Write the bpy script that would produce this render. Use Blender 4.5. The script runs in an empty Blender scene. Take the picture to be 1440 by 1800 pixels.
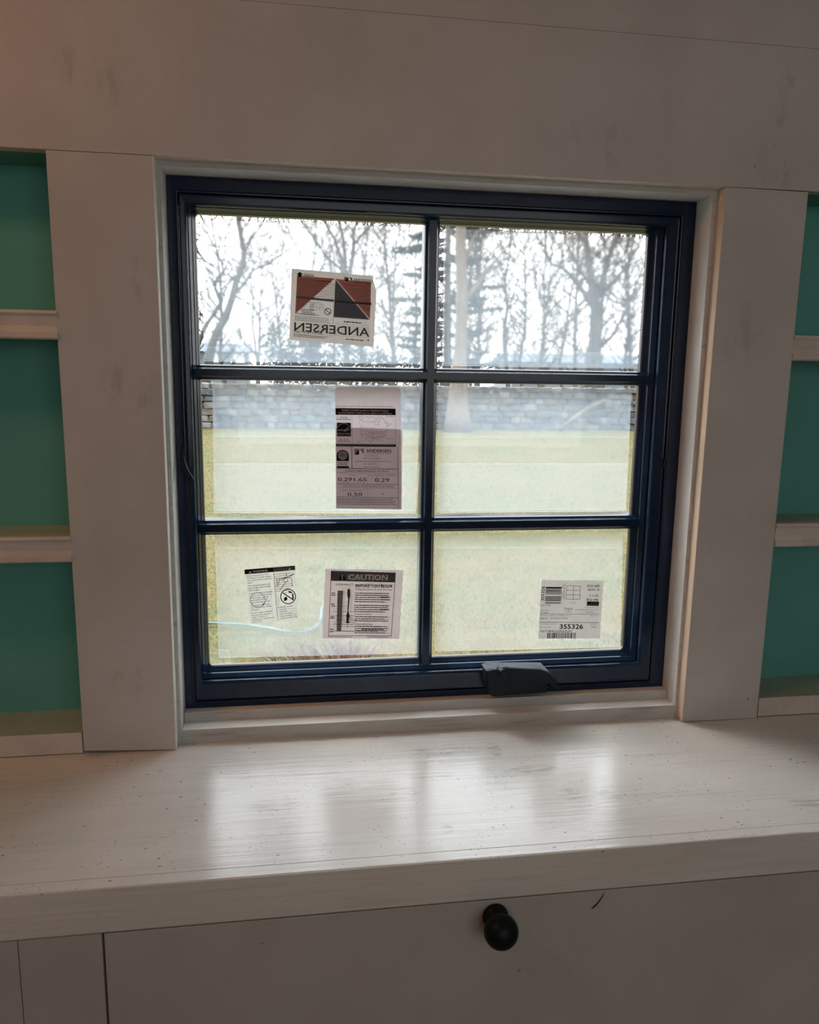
import bpy, bmesh, math, random
from mathutils import Vector, Matrix, noise

# ------------------------------------------------------------------ camera
SC = bpy.context.scene
COL = SC.collection
random.seed(7)

cam_d = bpy.data.cameras.new('camera')
cam = bpy.data.objects.new('camera', cam_d)
COL.objects.link(cam)
CAM_POS = Vector((-0.15828, -1.09488, 0.11099))
_r = Vector((0.98920439, -0.14593251, 0.01335563))
_u = Vector((0.01115327, 0.16584851, 0.98608817))
_f = Vector((0.14611734, 0.97529379, -0.1656857))
cam.matrix_world = Matrix(((_r.x, _u.x, -_f.x, CAM_POS.x), (_r.y, _u.y, -_f.y, CAM_POS.y),
                           (_r.z, _u.z, -_f.z, CAM_POS.z), (0, 0, 0, 1)))
cam_d.sensor_fit = 'HORIZONTAL'
cam_d.sensor_width = 36.0
cam_d.lens = 1347.14 / 1440 * 36.0
cam_d.clip_start = 0.02
cam_d.clip_end = 1000
SC.camera = cam

# ------------------------------------------------------------------ world, lights, exposure
SC.view_settings.view_transform = 'Standard'
SC.view_settings.look = 'None'
SC.view_settings.exposure = 0.0
SC.view_settings.gamma = 1.0
SC.view_settings.use_curve_mapping = False

SKY = 2.2          # radiance at the horizon; an overcast sky is three times brighter overhead
world = bpy.data.worlds.new('winter_sky')
SC.world = world
world.use_nodes = True
wn, wl = world.node_tree.nodes, world.node_tree.links
wn.clear()
wo = wn.new('ShaderNodeOutputWorld'); wb = wn.new('ShaderNodeBackground')
tc = wn.new('ShaderNodeTexCoord'); sx = wn.new('ShaderNodeSeparateXYZ'); cr = wn.new('ShaderNodeValToRGB')
cr.color_ramp.elements[0].position = 0.0; cr.color_ramp.elements[0].color = (1.0, 0.985, 0.955, 1)
cr.color_ramp.elements[1].position = 0.7; cr.color_ramp.elements[1].color = (0.82, 0.92, 1.0, 1)
wl.new(tc.outputs['Generated'], sx.inputs[0]); wl.new(sx.outputs['Z'], cr.inputs[0])
wl.new(cr.outputs[0], wb.inputs['Color'])
mx = wn.new('ShaderNodeMath'); mx.operation = 'MAXIMUM'; mx.inputs[1].default_value = 0.0; wl.new(sx.outputs['Z'], mx.inputs[0])
ma = wn.new('ShaderNodeMath'); ma.operation = 'MULTIPLY_ADD'; ma.inputs[1].default_value = 2 * SKY; ma.inputs[2].default_value = SKY
wl.new(mx.outputs[0], ma.inputs[0]); wl.new(ma.outputs[0], wb.inputs['Strength'])
wl.new(wb.outputs[0], wo.inputs[0])

def lamp(name, kind, loc, energy, color, look_at=None, **kw):
    d = bpy.data.lights.new(name, kind)
    d.energy = energy; d.color = color
    for k, v in kw.items(): setattr(d, k, v)
    o = bpy.data.objects.new(name, d); COL.objects.link(o); o.location = loc
    if look_at is not None:
        o.rotation_euler = (Vector(look_at) - Vector(loc)).to_track_quat('-Z', 'Y').to_euler()
    return o

# sun behind thin cloud, high ahead over the garden: a broad soft source
lamp('sun', 'SUN', (-24, 28, 40), 8.0, (1.0, 0.95, 0.88), look_at=(0, 0, 0), angle=math.radians(28))
# fill light added behind the camera; the room's warm lamp on the left
lamp('room_fill', 'AREA', (0.5, -3.1, 0.35), 11.0, (0.95, 0.945, 0.93), look_at=(0.1, 0, 0.0), shape='RECTANGLE', size=2.0, size_y=1.2)
lamp('room_lamp', 'AREA', (-1.25, -0.75, 1.12), 6.0, (1.0, 0.44, 0.17), look_at=(-0.95, -0.1, 0.3), shape='DISK', size=0.35)

# ------------------------------------------------------------------ node helpers
class NT:
    def __init__(s, name):
        s.m = bpy.data.materials.new(name); s.m.use_nodes = True
        s.n = s.m.node_tree.nodes; s.l = s.m.node_tree.links; s.n.clear()
        s.out = s.n.new('ShaderNodeOutputMaterial')
    def put(s, sock, v):
        if v is None: return
        if isinstance(v, bpy.types.NodeSocket): s.l.new(v, sock)
        elif isinstance(v, (tuple, list)) and sock.type == 'RGBA' and len(v) == 3: sock.default_value = (*v, 1)
        else: sock.default_value = v
    def math(s, op, a, b=None, c=None, clamp=False):
        n = s.n.new('ShaderNodeMath'); n.operation = op; n.use_clamp = clamp
        s.put(n.inputs[0], a); s.put(n.inputs[1], b); s.put(n.inputs[2], c)
        return n.outputs[0]
    def vmath(s, op, a, b=None):
        n = s.n.new('ShaderNodeVectorMath'); n.operation = op
        s.put(n.inputs[0], a); s.put(n.inputs[1], b)
        return n.outputs['Value'] if op in ('LENGTH', 'DISTANCE', 'DOT_PRODUCT') else n.outputs[0]
    def pos(s): return s.n.new('ShaderNodeNewGeometry').outputs['Position']
    def scaled(s, v, sc): return s.vmath('MULTIPLY', v, sc)
    def noise(s, v, scale, detail=3, rough=0.55, fac=True):
        n = s.n.new('ShaderNodeTexNoise'); s.put(n.inputs['Vector'], v)
        n.inputs['Scale'].default_value = scale; n.inputs['Detail'].default_value = detail; n.inputs['Roughness'].default_value = rough
        return n.outputs['Fac' if fac else 'Color']
    def voro(s, v, scale):
        n = s.n.new('ShaderNodeTexVoronoi'); s.put(n.inputs['Vector'], v); n.inputs['Scale'].default_value = scale
        return n.outputs['Distance'], n.outputs['Color']
    def ramp(s, f, lo, hi, a=0.0, b=1.0):
        n = s.n.new('ShaderNodeMapRange'); n.interpolation_type = 'SMOOTHSTEP'
        s.put(n.inputs['Value'], f)
        for k, v in (('From Min', lo), ('From Max', hi), ('To Min', a), ('To Max', b)): n.inputs[k].default_value = v
        return n.outputs[0]
    def mix(s, f, a, b, blend='MIX'):
        n = s.n.new('ShaderNodeMix'); n.data_type = 'RGBA'; n.blend_type = blend
        s.put(n.inputs[0], f); s.put(n.inputs[6], a); s.put(n.inputs[7], b)
        return n.outputs[2]
    def bump(s, h, strength=0.2, dist=0.002):
        n = s.n.new('ShaderNodeBump'); n.inputs['Strength'].default_value = strength; n.inputs['Distance'].default_value = dist
        s.put(n.inputs['Height'], h); return n.outputs[0]
    def bsdf(s, color, rough=0.5, normal=None, spec=0.5, metal=0.0, coat=0.0):
        n = s.n.new('ShaderNodeBsdfPrincipled')
        s.put(n.inputs['Base Color'], color); s.put(n.inputs['Roughness'], rough); s.put(n.inputs['Normal'], normal)
        n.inputs['Specular IOR Level'].default_value = spec; n.inputs['Metallic'].default_value = metal
        n.inputs['Coat Weight'].default_value = coat
        s.l.new(n.outputs[0], s.out.inputs[0]); return n.outputs[0]
    def shader(s, kind, **kw):
        n = s.n.new(kind)
        for k, v in kw.items(): s.put(n.inputs[k.replace('_', ' ')], v)
        return n.outputs[0]
    def mixs(s, f, a, b):
        n = s.n.new('ShaderNodeMixShader'); s.put(n.inputs[0], f); s.l.new(a, n.inputs[1]); s.l.new(b, n.inputs[2]); return n.outputs[0]
    def blobs(s, pts, ax=(0, 1, 2)):
        """soft ellipses at places of the surface: (centre, radii) -> 0..1"""
        p = s.pos(); acc = None
        for c, r in pts:
            d = s.vmath('LENGTH', s.vmath('DIVIDE', s.vmath('SUBTRACT', p, c), r))
            v = s.math('SUBTRACT', 1.0, d, clamp=True)
            acc = v if acc is None else s.math('MAXIMUM', acc, v)
        return acc
    def end(s, sh):
        s.l.new(sh, s.out.inputs[0]); return s.m

def plain(name, color, rough=0.5, spec=0.5, var=0.12, scale=30, metal=0.0, bump=0.0):
    t = NT(name); p = t.pos()
    f = t.ramp(t.noise(p, scale), 0.3, 0.7)
    c = t.mix(f, tuple(x * (1 - var) for x in color), tuple(min(1, x * (1 + var)) for x in color))
    nrm = t.bump(t.noise(p, scale * 4), bump) if bump else None
    t.bsdf(c, rough, nrm, spec, metal); return t.m

def wall_paint():
    t = NT('worn_white_wall_paint'); p = t.pos()
    base = t.mix(t.ramp(t.noise(p, 5, 4), 0.3, 0.7), (0.50, 0.475, 0.445), (0.56, 0.54, 0.515))
    # dirty finger marks and old stains
    st = t.noise(t.scaled(p, (40, 40, 14)), 1.0, 5, 0.7)
    smear = t.blobs([((0.552, 0, 0.50), (0.035, 1, 0.13)), ((0.545, 0, 0.43), (0.05, 1, 0.05)), ((0.28, 0, 0.425), (0.03, 1, 0.02)),
                     ((0.25, 0, 0.46), (0.09, 1, 0.02)), ((-0.40, 0, 0.48), (0.05, 1, 0.04)), ((-0.44, 0, 0.50), (0.03, 1, 0.03)),
                     ((-0.36, 0, 0.25), (0.02, 1, 0.05)), ((0.53, 0, -0.27), (0.03, 1, 0.02)), ((-0.38, 0, 0.10), (0.05, 1, 0.05)),
                     ((0.51, 0, 0.19), (0.05, 1, 0.06)), ((-0.4, 0, -0.32), (0.05, 1, 0.03))])
    sm = t.math('MULTIPLY', t.ramp(smear, 0.0, 0.7), t.ramp(st, 0.48, 0.66))
    base = t.mix(t.math('MULTIPLY', sm, 0.32), base, (0.22, 0.18, 0.15))
    base = t.mix(t.math('MULTIPLY', t.ramp(t.noise(t.scaled(p, (9, 9, 3.5)), 1.0, 4), 0.55, 0.75), 0.22), base, (0.40, 0.33, 0.27))
    d, c = t.voro(p, 22)
    sp = t.math('MULTIPLY', t.ramp(d, 0.055, 0.03, 0, 1), t.ramp(t.noise(p, 9, 1), 0.56, 0.6))
    base = t.mix(t.math('MULTIPLY', sp, 0.8), base, (0.16, 0.12, 0.10))
    h = t.math('ADD', t.noise(t.scaled(p, (60, 60, 12)), 1.0, 3), t.math('MULTIPLY', t.noise(p, 160, 2), 0.4))
    t.bsdf(base, 0.42, t.bump(h, 0.10, 0.002), 0.35); return t.m

def counter_paint():
    t = NT('glossy_brushed_white_paint'); p = t.pos()
    base = t.mix(t.ramp(t.noise(t.scaled(p, (3, 9, 9)), 1.0, 4), 0.3, 0.7), (0.70, 0.665, 0.62), (0.77, 0.745, 0.70))
    streak = t.noise(t.scaled(p, (7, 160, 160)), 1.0, 3)
    base = t.mix(t.math('MULTIPLY', t.ramp(streak, 0.52, 0.72), 0.25), base, (0.50, 0.46, 0.42))
    # chips and flecks
    d, c = t.voro(t.scaled(p, (55, 95, 95)), 1.0)
    fl = t.math('MULTIPLY', t.ramp(d, 0.14, 0.08, 0, 1), t.ramp(t.noise(p, 23, 2), 0.52, 0.56))
    d2, c2 = t.voro(t.scaled(p, (110, 230, 230)), 1.0)
    fl2 = t.math('MULTIPLY', t.ramp(d2, 0.18, 0.10, 0, 1), t.ramp(t.noise(p, 14, 3), 0.53, 0.57))
    sz = t.n.new('ShaderNodeSeparateXYZ'); t.put(sz.inputs[0], p)
    fl = t.math('MULTIPLY', t.math('MAXIMUM', fl, fl2), t.ramp(sz.outputs['Z'], -0.434, -0.429, 0.15, 0.8))
    base = t.mix(fl, base, (0.17, 0.13, 0.10))
    wear = t.blobs([((0.06, -0.05, -0.427), (0.07, 0.022, .1)), ((0.13, -0.055, -0.427), (0.015, 0.03, .1)), ((-0.19, -0.17, -0.427), (0.045, 0.02, .1)),
                    ((0.02, -0.12, -0.427), (0.05, 0.012, .1)), ((0.20, -0.19, -0.427), (0.022, 0.022, .1)), ((0.25, -0.20, -0.427), (0.02, 0.02, .1)),
                    ((-0.02, -0.16, -0.427), (0.025, 0.02, .1)), ((-0.44, -0.005, -0.41), (0.035, 0.02, .025)), ((0.17, -0.12, -0.427), (0.05, 0.015, .1)),
                    ((0.51, -0.25, -0.427), (0.04, 0.015, .1)), ((0.02, -0.25, -0.427), (0.012, 0.012, .1))])
    wn_ = t.noise(t.scaled(p, (26, 190, 190)), 1.0, 5, 0.7)
    wm = t.math('MULTIPLY', t.ramp(wear, 0.05, 0.5), t.ramp(wn_, 0.45, 0.6))
    base = t.mix(t.math('MULTIPLY', wm, 0.55), base, (0.36, 0.32, 0.28))
    h = t.math('ADD', t.math('MULTIPLY', t.noise(t.scaled(p, (5, 130, 130)), 1.0, 3), 1.0), t.math('MULTIPLY', t.noise(p, 12, 2), 1.2))
    rough = 0.21
    t.bsdf(base, rough, t.bump(h, 0.15, 0.004), 0.75); return t.m

def cabinet_paint():
    t = NT('satin_white_cabinet_paint'); p = t.pos()
    base = t.mix(t.ramp(t.noise(p, 6, 4), 0.3, 0.7), (0.46, 0.43, 0.40), (0.51, 0.485, 0.455))
    d, c = t.voro(p, 26)
    sp = t.math('MULTIPLY', t.ramp(d, 0.07, 0.04, 0, 1), t.ramp(t.noise(p, 8, 1), 0.60, 0.64))
    base = t.mix(t.math('MULTIPLY', sp, 0.7), base, (0.15, 0.12, 0.10))
    h = t.noise(t.scaled(p, (14, 90, 60)), 1.0, 3)
    t.bsdf(base, 0.45, t.bump(h, 0.08, 0.002), 0.35); return t.m

def teal_paint():
    t = NT('teal_paint'); p = t.pos()
    base = t.mix(t.ramp(t.noise(p, 7, 3), 0.3, 0.7), (0.10, 0.35, 0.295), (0.115, 0.385, 0.32))
    t.bsdf(base, 0.5, t.bump(t.noise(p, 120, 2), 0.08, 0.002), 0.35); return t.m

def raw_wood():
    t = NT('raw_softwood'); p = t.pos()
    g = t.noise(t.scaled(p, (220, 220, 6)), 1.0, 3)
    base = t.mix(t.ramp(g, 0.35, 0.7), (0.78, 0.60, 0.45), (0.86, 0.71, 0.56))
    t.bsdf(base, 0.6, t.bump(g, 0.1, 0.001), 0.3); return t.m

def raw_wood_x():
    t = NT('raw_softwood_crosswise'); p = t.pos()
    g = t.noise(t.scaled(p, (6, 220, 220)), 1.0, 3)
    base = t.mix(t.ramp(g, 0.35, 0.7), (0.74, 0.62, 0.53), (0.84, 0.73, 0.64))
    t.bsdf(base, 0.6, t.bump(g, 0.1, 0.001), 0.3); return t.m

def primed_edge():
    t = NT('grey_primed_board_edge'); p = t.pos()
    g = t.noise(t.scaled(p, (9, 60, 90)), 1.0, 4)
    base = t.mix(t.ramp(g, 0.5, 0.72), (0.50, 0.49, 0.46), (0.38, 0.34, 0.31))
    t.bsdf(base, 0.5, t.bump(g, 0.2, 0.001), 0.3); return t.m

def window_paint():
    t = NT('satin_black_window_paint'); p = t.pos()
    base = t.mix(t.ramp(t.noise(p, 20, 2), 0.3, 0.7), (0.005, 0.016, 0.040), (0.007, 0.020, 0.048))
    t.bsdf(base, 0.17, t.bump(t.noise(p, 90, 2), 0.03, 0.001), 0.36); return t.m

def glass_mat():
    t = NT('clear_window_glass')
    lw = t.n.new('ShaderNodeLayerWeight'); lw.inputs['Blend'].default_value = 0.5
    fr = t.math('MULTIPLY_ADD', t.math('POWER', lw.outputs['Facing'], 5.0), 0.9, 0.06)
    tr = t.shader('ShaderNodeBsdfTransparent', Color=(0.97, 0.985, 0.98))
    gl = t.shader('ShaderNodeBsdfGlossy', Color=(1, 1, 1), Roughness=0.02)
    return t.end(t.mixs(fr, tr, gl))

def film_mat(name, haze, tint=(0.84, 0.90, 0.98), blur=0.0):
    t = NT(name); p = t.pos()
    n1 = t.noise(t.scaled(p, (10, 10, 500)), 1.0, 3)
    n2 = t.noise(t.scaled(p, (300, 10, 60)), 1.0, 2)
    f = t.math('MULTIPLY', t.ramp(t.math('ADD', t.math('MULTIPLY', n1, 0.6), t.math('MULTIPLY', n2, 0.4)), 0.3, 0.7, 0.85, 1.15), haze)
    tr = t.shader('ShaderNodeBsdfTransparent', Color=(1, 1, 1))
    if blur:
        tr = t.shader('ShaderNodeBsdfRefraction', Color=(1, 1, 1), Roughness=blur, IOR=1.12)
    tl = t.shader('ShaderNodeBsdfTranslucent', Color=tint)
    return t.end(t.mixs(f, tr, tl))

def paper_mat(name, color, trans, clear=0.0):
    t = NT(name); p = t.pos()
    c = t.mix(t.ramp(t.noise(p, 60, 3), 0.3, 0.7), tuple(x * 0.95 for x in color), color)
    df = t.shader('ShaderNodeBsdfDiffuse', Color=c)
    tl = t.shader('ShaderNodeBsdfTranslucent', Color=c)
    sh = t.mixs(trans, df, tl)
    if clear: sh = t.mixs(clear, sh, t.shader('ShaderNodeBsdfTransparent', Color=(1, 1, 1)))
    return t.end(sh)

def ink_mat(name, color, trans=0.0):
    t = NT(name); p = t.pos()
    c = t.mix(t.noise(p, 400, 1), tuple(x * 0.85 for x in color), color)
    df = t.shader('ShaderNodeBsdfDiffuse', Color=c)
    if trans: df = t.mixs(trans, df, t.shader('ShaderNodeBsdfTranslucent', Color=c))
    return t.end(df)

def lawn_mat():
    t = NT('winter_lawn'); p = t.pos()
    a = t.noise(p, 0.9, 5, 0.6); b = t.noise(p, 9, 4, 0.65)
    c = t.mix(t.ramp(a, 0.35, 0.65), (0.088, 0.070, 0.031), (0.058, 0.063, 0.026))
    c = t.mix(t.ramp(b, 0.4, 0.7), c, (0.108, 0.088, 0.045))
    t.bsdf(c, 0.9, t.bump(b, 0.5, 0.05), 0.1); return t.m

def stone_mat(name, a, b):
    t = NT(name); p = t.pos()
    c = t.mix(t.ramp(t.noise(p, 3.5, 4), 0.35, 0.65), a, b)
    c = t.mix(t.math('MULTIPLY', t.ramp(t.noise(p, 11, 3), 0.58, 0.7), 0.6), c, (0.21, 0.21, 0.19))
    t.bsdf(c, 0.85, t.bump(t.noise(p, 14, 4), 0.4, 0.03), 0.2); return t.m

def bark_mat(name, a, b):
    t = NT(name); p = t.pos()
    g = t.noise(t.scaled(p, (9, 9, 2)), 1.0, 5, 0.65)
    t.bsdf(t.mix(t.ramp(g, 0.35, 0.65), a, b), 0.9, t.bump(g, 0.5, 0.05), 0.1); return t.m

M = dict(
    wall=wall_paint(), counter=counter_paint(), cabinet=cabinet_paint(), teal=teal_paint(), wood=raw_wood(), woodx=raw_wood_x(),
    edge=primed_edge(), black=window_paint(), glass=glass_mat(),
    jamb=plain('white_jamb_paint', (0.88, 0.87, 0.84), 0.4, 0.4, 0.05, 12, bump=0.04),
    shelf=plain('old_white_shelf_paint', (0.60, 0.54, 0.49), 0.45, 0.4, 0.10, 14, bump=0.08),
    sage=plain('pale_sage_shelf_paint', (0.42, 0.47, 0.39), 0.45, 0.4, 0.07, 14, bump=0.05),
    crank=plain('dark_grey_hardware', (0.010, 0.016, 0.024), 0.40, 0.15, 0.1, 60),
    knob=plain('black_bronze_knob', (0.004, 0.008, 0.012), 0.45, 0.2, 0.1, 60),
    gasket=plain('grey_rubber_gasket', (0.035, 0.035, 0.04), 0.3, 0.5, 0.05, 50),
    film=film_mat('protective_film', 0.088, (0.74, 0.86, 1.0), blur=0.09), film2=film_mat('protective_film_overlap', 0.06, (0.70, 0.86, 1.0)), edgefilm=film_mat('film_edge', 0.22, (0.95, 0.97, 1.0)),
    floor=plain('oak_floor', (0.30, 0.19, 0.11), 0.5, 0.4, 0.2, 4), ceil=plain('ceiling_paint', (0.7, 0.68, 0.65), 0.8, 0.2, 0.03, 4),
    lawn=lawn_mat(), blade=None,
    stone1=stone_mat('grey_fieldstone', (0.072, 0.075, 0.083), (0.122, 0.122, 0.126)),
    stone2=stone_mat('pale_fieldstone', (0.135, 0.13, 0.126), (0.19, 0.18, 0.167)),
    stone3=stone_mat('brown_fieldstone', (0.09, 0.077, 0.063), (0.135, 0.117, 0.10)),
    core=plain('dark_wall_core', (0.05, 0.05, 0.055), 0.9, 0.1),
    bark=bark_mat('grey_bark', (0.060, 0.053, 0.050), (0.10, 0.09, 0.082)),
    bark2=bark_mat('pale_tan_bark', (0.125, 0.098, 0.080), (0.18, 0.145, 0.12)),
    twig=bark_mat('brown_twigs', (0.055, 0.045, 0.040), (0.085, 0.07, 0.06)),
    ever=plain('blue_green_needles', (0.030, 0.046, 0.048), 0.8, 0.2, 0.35, 8),
    roofing=plain('slate_blue_roofing', (0.09, 0.105, 0.135), 0.7, 0.2, 0.1, 2),
    siding=plain('pale_grey_siding', (0.17, 0.19, 0.22), 0.7, 0.2, 0.06, 2),
    white=plain('white_trim_paint', (0.8, 0.8, 0.8), 0.5, 0.3, 0.03, 3),
    wire=plain('black_cable', (0.03, 0.03, 0.035), 0.6, 0.3), hose=plain('aqua_hose', (0.085, 0.135, 0.13), 0.4, 0.4),
    straw=plain('dry_straw', (0.24, 0.18, 0.12), 0.8, 0.2, 0.3, 40), russet=plain('russet_dry_stems', (0.16, 0.07, 0.04), 0.8, 0.2, 0.3, 40),
    rust=plain('rusty_dry_leaves', (0.15, 0.08, 0.04), 0.8, 0.2, 0.3, 9),
    paper=paper_mat('beige_label_paper', (0.72, 0.68, 0.63), 0.20), mauve=paper_mat('mauve_label_paper', (0.70, 0.62, 0.63), 0.30),
    clear=paper_mat('clear_label_film', (0.86, 0.83, 0.79), 0.30, 0.45), pink=paper_mat('pinkish_label_paper', (0.80, 0.69, 0.66), 0.20),
    pale=paper_mat('pale_label_paper', (0.80, 0.77, 0.72), 0.20),
    ink=ink_mat('black_ink', (0.018, 0.018, 0.022)), grey=ink_mat('grey_ink', (0.10, 0.10, 0.105)), lgrey=ink_mat('light_grey_ink', (0.30, 0.29, 0.28), 0.2),
    red=ink_mat('brick_red_ink', (0.55, 0.23, 0.19), 0.2), slate=ink_mat('slate_ink', (0.19, 0.20, 0.25), 0.12), lite=ink_mat('white_ink', (0.80, 0.77, 0.74), 0.25),
)
def blade_mat():
    t = NT('grass_blades'); p = t.pos()
    c = t.mix(t.ramp(t.noise(t.scaled(p, (1.6, 2.6, 1)), 1.0, 4), 0.38, 0.62), (0.215, 0.160, 0.052), (0.130, 0.130, 0.040))
    df = t.shader('ShaderNodeBsdfDiffuse', Color=c); tl = t.shader('ShaderNodeBsdfTranslucent', Color=c)
    return t.end(t.mixs(0.45, df, tl))
M['blade'] = blade_mat()

# ------------------------------------------------------------------ mesh helpers
class MB:
    def __init__(s): s.v = []; s.f = []; s.mi = []; s.smooth = False
    def add(s, vs, fs, mi=0):
        o = len(s.v); s.v += [tuple(v) for v in vs]
        for f in fs: s.f.append(tuple(i + o for i in f)); s.mi.append(mi)
    def box(s, x0, x1, y0, y1, z0, z1, mi=0, face_mi=None):
        vs = [(x0, y0, z0), (x1, y0, z0), (x1, y1, z0), (x0, y1, z0), (x0, y0, z1), (x1, y0, z1), (x1, y1, z1), (x0, y1, z1)]
        fs = dict(bottom=(0, 3, 2, 1), top=(4, 5, 6, 7), front=(0, 1, 5, 4), right=(1, 2, 6, 5), back=(2, 3, 7, 6), left=(3, 0, 4, 7))
        o = len(s.v); s.v += vs
        for k, f in fs.items():
            s.f.append(tuple(i + o for i in f)); s.mi.append((face_mi or {}).get(k, mi))
        return s
    def prism(s, poly, y0, y1, mi=0, inset=0.0):
        """polygon in XZ pushed from y0 (front) to y1 (back); inset shrinks the front for a chamfer"""
        n = len(poly); cx = sum(p[0] for p in poly) / n; cz = sum(p[1] for p in poly) / n
        o = len(s.v)
        if inset:
            k = lambda p: (cx + (p[0] - cx) * (1 - inset), cz + (p[1] - cz) * (1 - inset))
            loops = [([k(p) for p in poly], y0), (poly, y0 + (y1 - y0) * 0.2), (poly, y1)]
        else: loops = [(poly, y0), (poly, y1)]
        for lp, y in loops: s.v += [(p[0], y, p[1]) for p in lp]
        for a in range(len(loops) - 1):
            for i in range(n):
                j = (i + 1) % n
                s.f.append((o + a * n + i, o + (a + 1) * n + i, o + (a + 1) * n + j, o + a * n + j)); s.mi.append(mi)
        s.f.append(tuple(o + i for i in range(n))); s.mi.append(mi)
        e = o + (len(loops) - 1) * n
        s.f.append(tuple(e + i for i in reversed(range(n)))); s.mi.append(mi)
        return s
    def rects(s, rs, mi=0, close=False):
        """nested rectangles (x0,x1,z0,z1,y) joined one to the next: mitred frames"""
        o = len(s.v)
        for x0, x1, z0, z1, y in rs: s.v += [(x0, y, z0), (x1, y, z0), (x1, y, z1), (x0, y, z1)]
        n = len(rs)
        for a in range(n if close else n - 1):
            b = (a + 1) % n
            for i in range(4):
                j = (i + 1) % 4
                s.f.append((o + a * 4 + i, o + a * 4 + j, o + b * 4 + j, o + b * 4 + i)); s.mi.append(mi)
        return s
    def tube(s, pts, radii, sides=6, cap=True, mi=0):
        o = len(s.v); n = len(pts); ref = None
        for i, p in enumerate(pts):
            p = Vector(p)
            d = (Vector(pts[min(i + 1, n - 1)]) - Vector(pts[max(i - 1, 0)]))
            d = d.normalized() if d.length > 1e-9 else Vector((0, 0, 1))
            if ref is None: ref = d.orthogonal().normalized()
            a = (ref - d * ref.dot(d)); a = a.normalized() if a.length > 1e-6 else d.orthogonal().normalized(); ref = a
            b = d.cross(a)
            for k in range(sides):
                t = 2 * math.pi * k / sides
                s.v.append(tuple(p + (a * math.cos(t) + b * math.sin(t)) * radii[i]))
        for i in range(n - 1):
            for k in range(sides):
                k2 = (k + 1) % sides
                s.f.append((o + i * sides + k, o + i * sides + k2, o + (i + 1) * sides + k2, o + (i + 1) * sides + k)); s.mi.append(mi)
        if cap and sides > 2:
            s.f.append(tuple(o + k for k in reversed(range(sides)))); s.mi.append(mi)
            s.f.append(tuple(o + (n - 1) * sides + k for k in range(sides))); s.mi.append(mi)
        return s
    def lathe_y(s, cx, cz, prof, sides=32):
        """profile (y, r) turned about an axis along y"""
        o = len(s.v)
        for y, r in prof:
            for k in range(sides):
                t = 2 * math.pi * k / sides; s.v.append((cx + r * math.cos(t), y, cz + r * math.sin(t)))
        for i in range(len(prof) - 1):
            for k in range(sides):
                k2 = (k + 1) % sides
                s.f.append((o + i * sides + k, o + (i + 1) * sides + k, o + (i + 1) * sides + k2, o + i * sides + k2)); s.mi.append(0)
        s.f.append(tuple(o + k for k in range(sides))); s.mi.append(0)
        s.f.append(tuple(o + (len(prof) - 1) * sides + k for k in reversed(range(sides)))); s.mi.append(0)
        return s

WLOC = {}
def link(o, parent=None):
    COL.objects.link(o)
    if parent is not None: o.parent = parent
    return o
def obj(name, mb, mats, parent=None, smooth=False, bevel=0.0, seg=2, origin=None):
    """ONE mesh object; vertices are given in world metres and stored about the parent's place"""
    base = WLOC.get(parent.name, Vector()) if parent is not None else (Vector(origin) if origin else Vector())
    me = bpy.data.meshes.new(name)
    me.from_pydata([tuple(Vector(v) - base) for v in mb.v], [], mb.f)
    if not isinstance(mats, (list, tuple)): mats = [mats]
    for m in mats: me.materials.append(m)
    me.polygons.foreach_set('material_index', mb.mi)
    bm = bmesh.new(); bm.from_mesh(me)
    bmesh.ops.recalc_face_normals(bm, faces=bm.faces)
    if bevel:
        es = [e for e in bm.edges if e.is_manifold and e.calc_face_angle(0) > 0.5]
        bmesh.ops.bevel(bm, geom=es, offset=bevel, segments=seg, profile=0.5, affect='EDGES', clamp_overlap=True)
    bm.to_mesh(me); bm.free()
    if smooth: me.polygons.foreach_set('use_smooth', [True] * len(me.polygons))
    o = bpy.data.objects.new(name, me); link(o, parent)
    if parent is None: o.location = base
    WLOC[o.name] = Vector(base)
    return o
def tag(o, label=None, cat=None, group=None, kind=None):
    for k, v in (('label', label), ('category', cat), ('group', group), ('kind', kind)):
        if v: o[k] = v
    return o
def empty(name, loc, label=None, cat=None, group=None, kind=None, parent=None):
    o = bpy.data.objects.new(name, None); link(o, parent)
    base = WLOC.get(parent.name, Vector()) if parent is not None else Vector()
    o.location = Vector(loc) - base; WLOC[o.name] = Vector(loc); o.empty_display_size = 0.05
    return tag(o, label, cat, group, kind)

# ================================================================== the setting: walls, floor, ceiling
XL, XR, YB, ZF, ZC = -2.3, 2.2, -3.3, -1.32, 1.15
obj('floor', MB().box(XL - .1, XR + .1, YB - .1, .16, ZF - .1, ZF), M['floor'])['kind'] = 'structure'
obj('ceiling', MB().box(XL - .1, XR + .1, YB - .1, .16, ZC, ZC + .1), M['ceil'])['kind'] = 'structure'
obj('wall_left', MB().box(XL - .1, XL, YB, .16, ZF, ZC), M['wall'])['kind'] = 'structure'
obj('wall_right', MB().box(XR, XR + .1, YB, .16, ZF, ZC), M['wall'])['kind'] = 'structure'
obj('wall_rear', MB().box(XL - .1, XR + .1, YB - .1, YB, ZF, ZC), M['wall'])['kind'] = 'structure'

T = 0.0185                       # thickness of the face boards
AX0, AX1, AZ1 = -0.338, 0.4608, 0.3981
CT = -0.427                      # counter top
wall = empty('wall_back', (0, 0, CT), kind='structure')
obj('header_panel', MB().box(XL, XR, 0, T, 0.3984, 0.5906, face_mi={'bottom': 1}), [M['wall'], M['woodx']], wall)
obj('frieze_panel', MB().box(XL, XR, 0.0009, T, 0.5914, ZC), M['wall'], wall)
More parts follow.
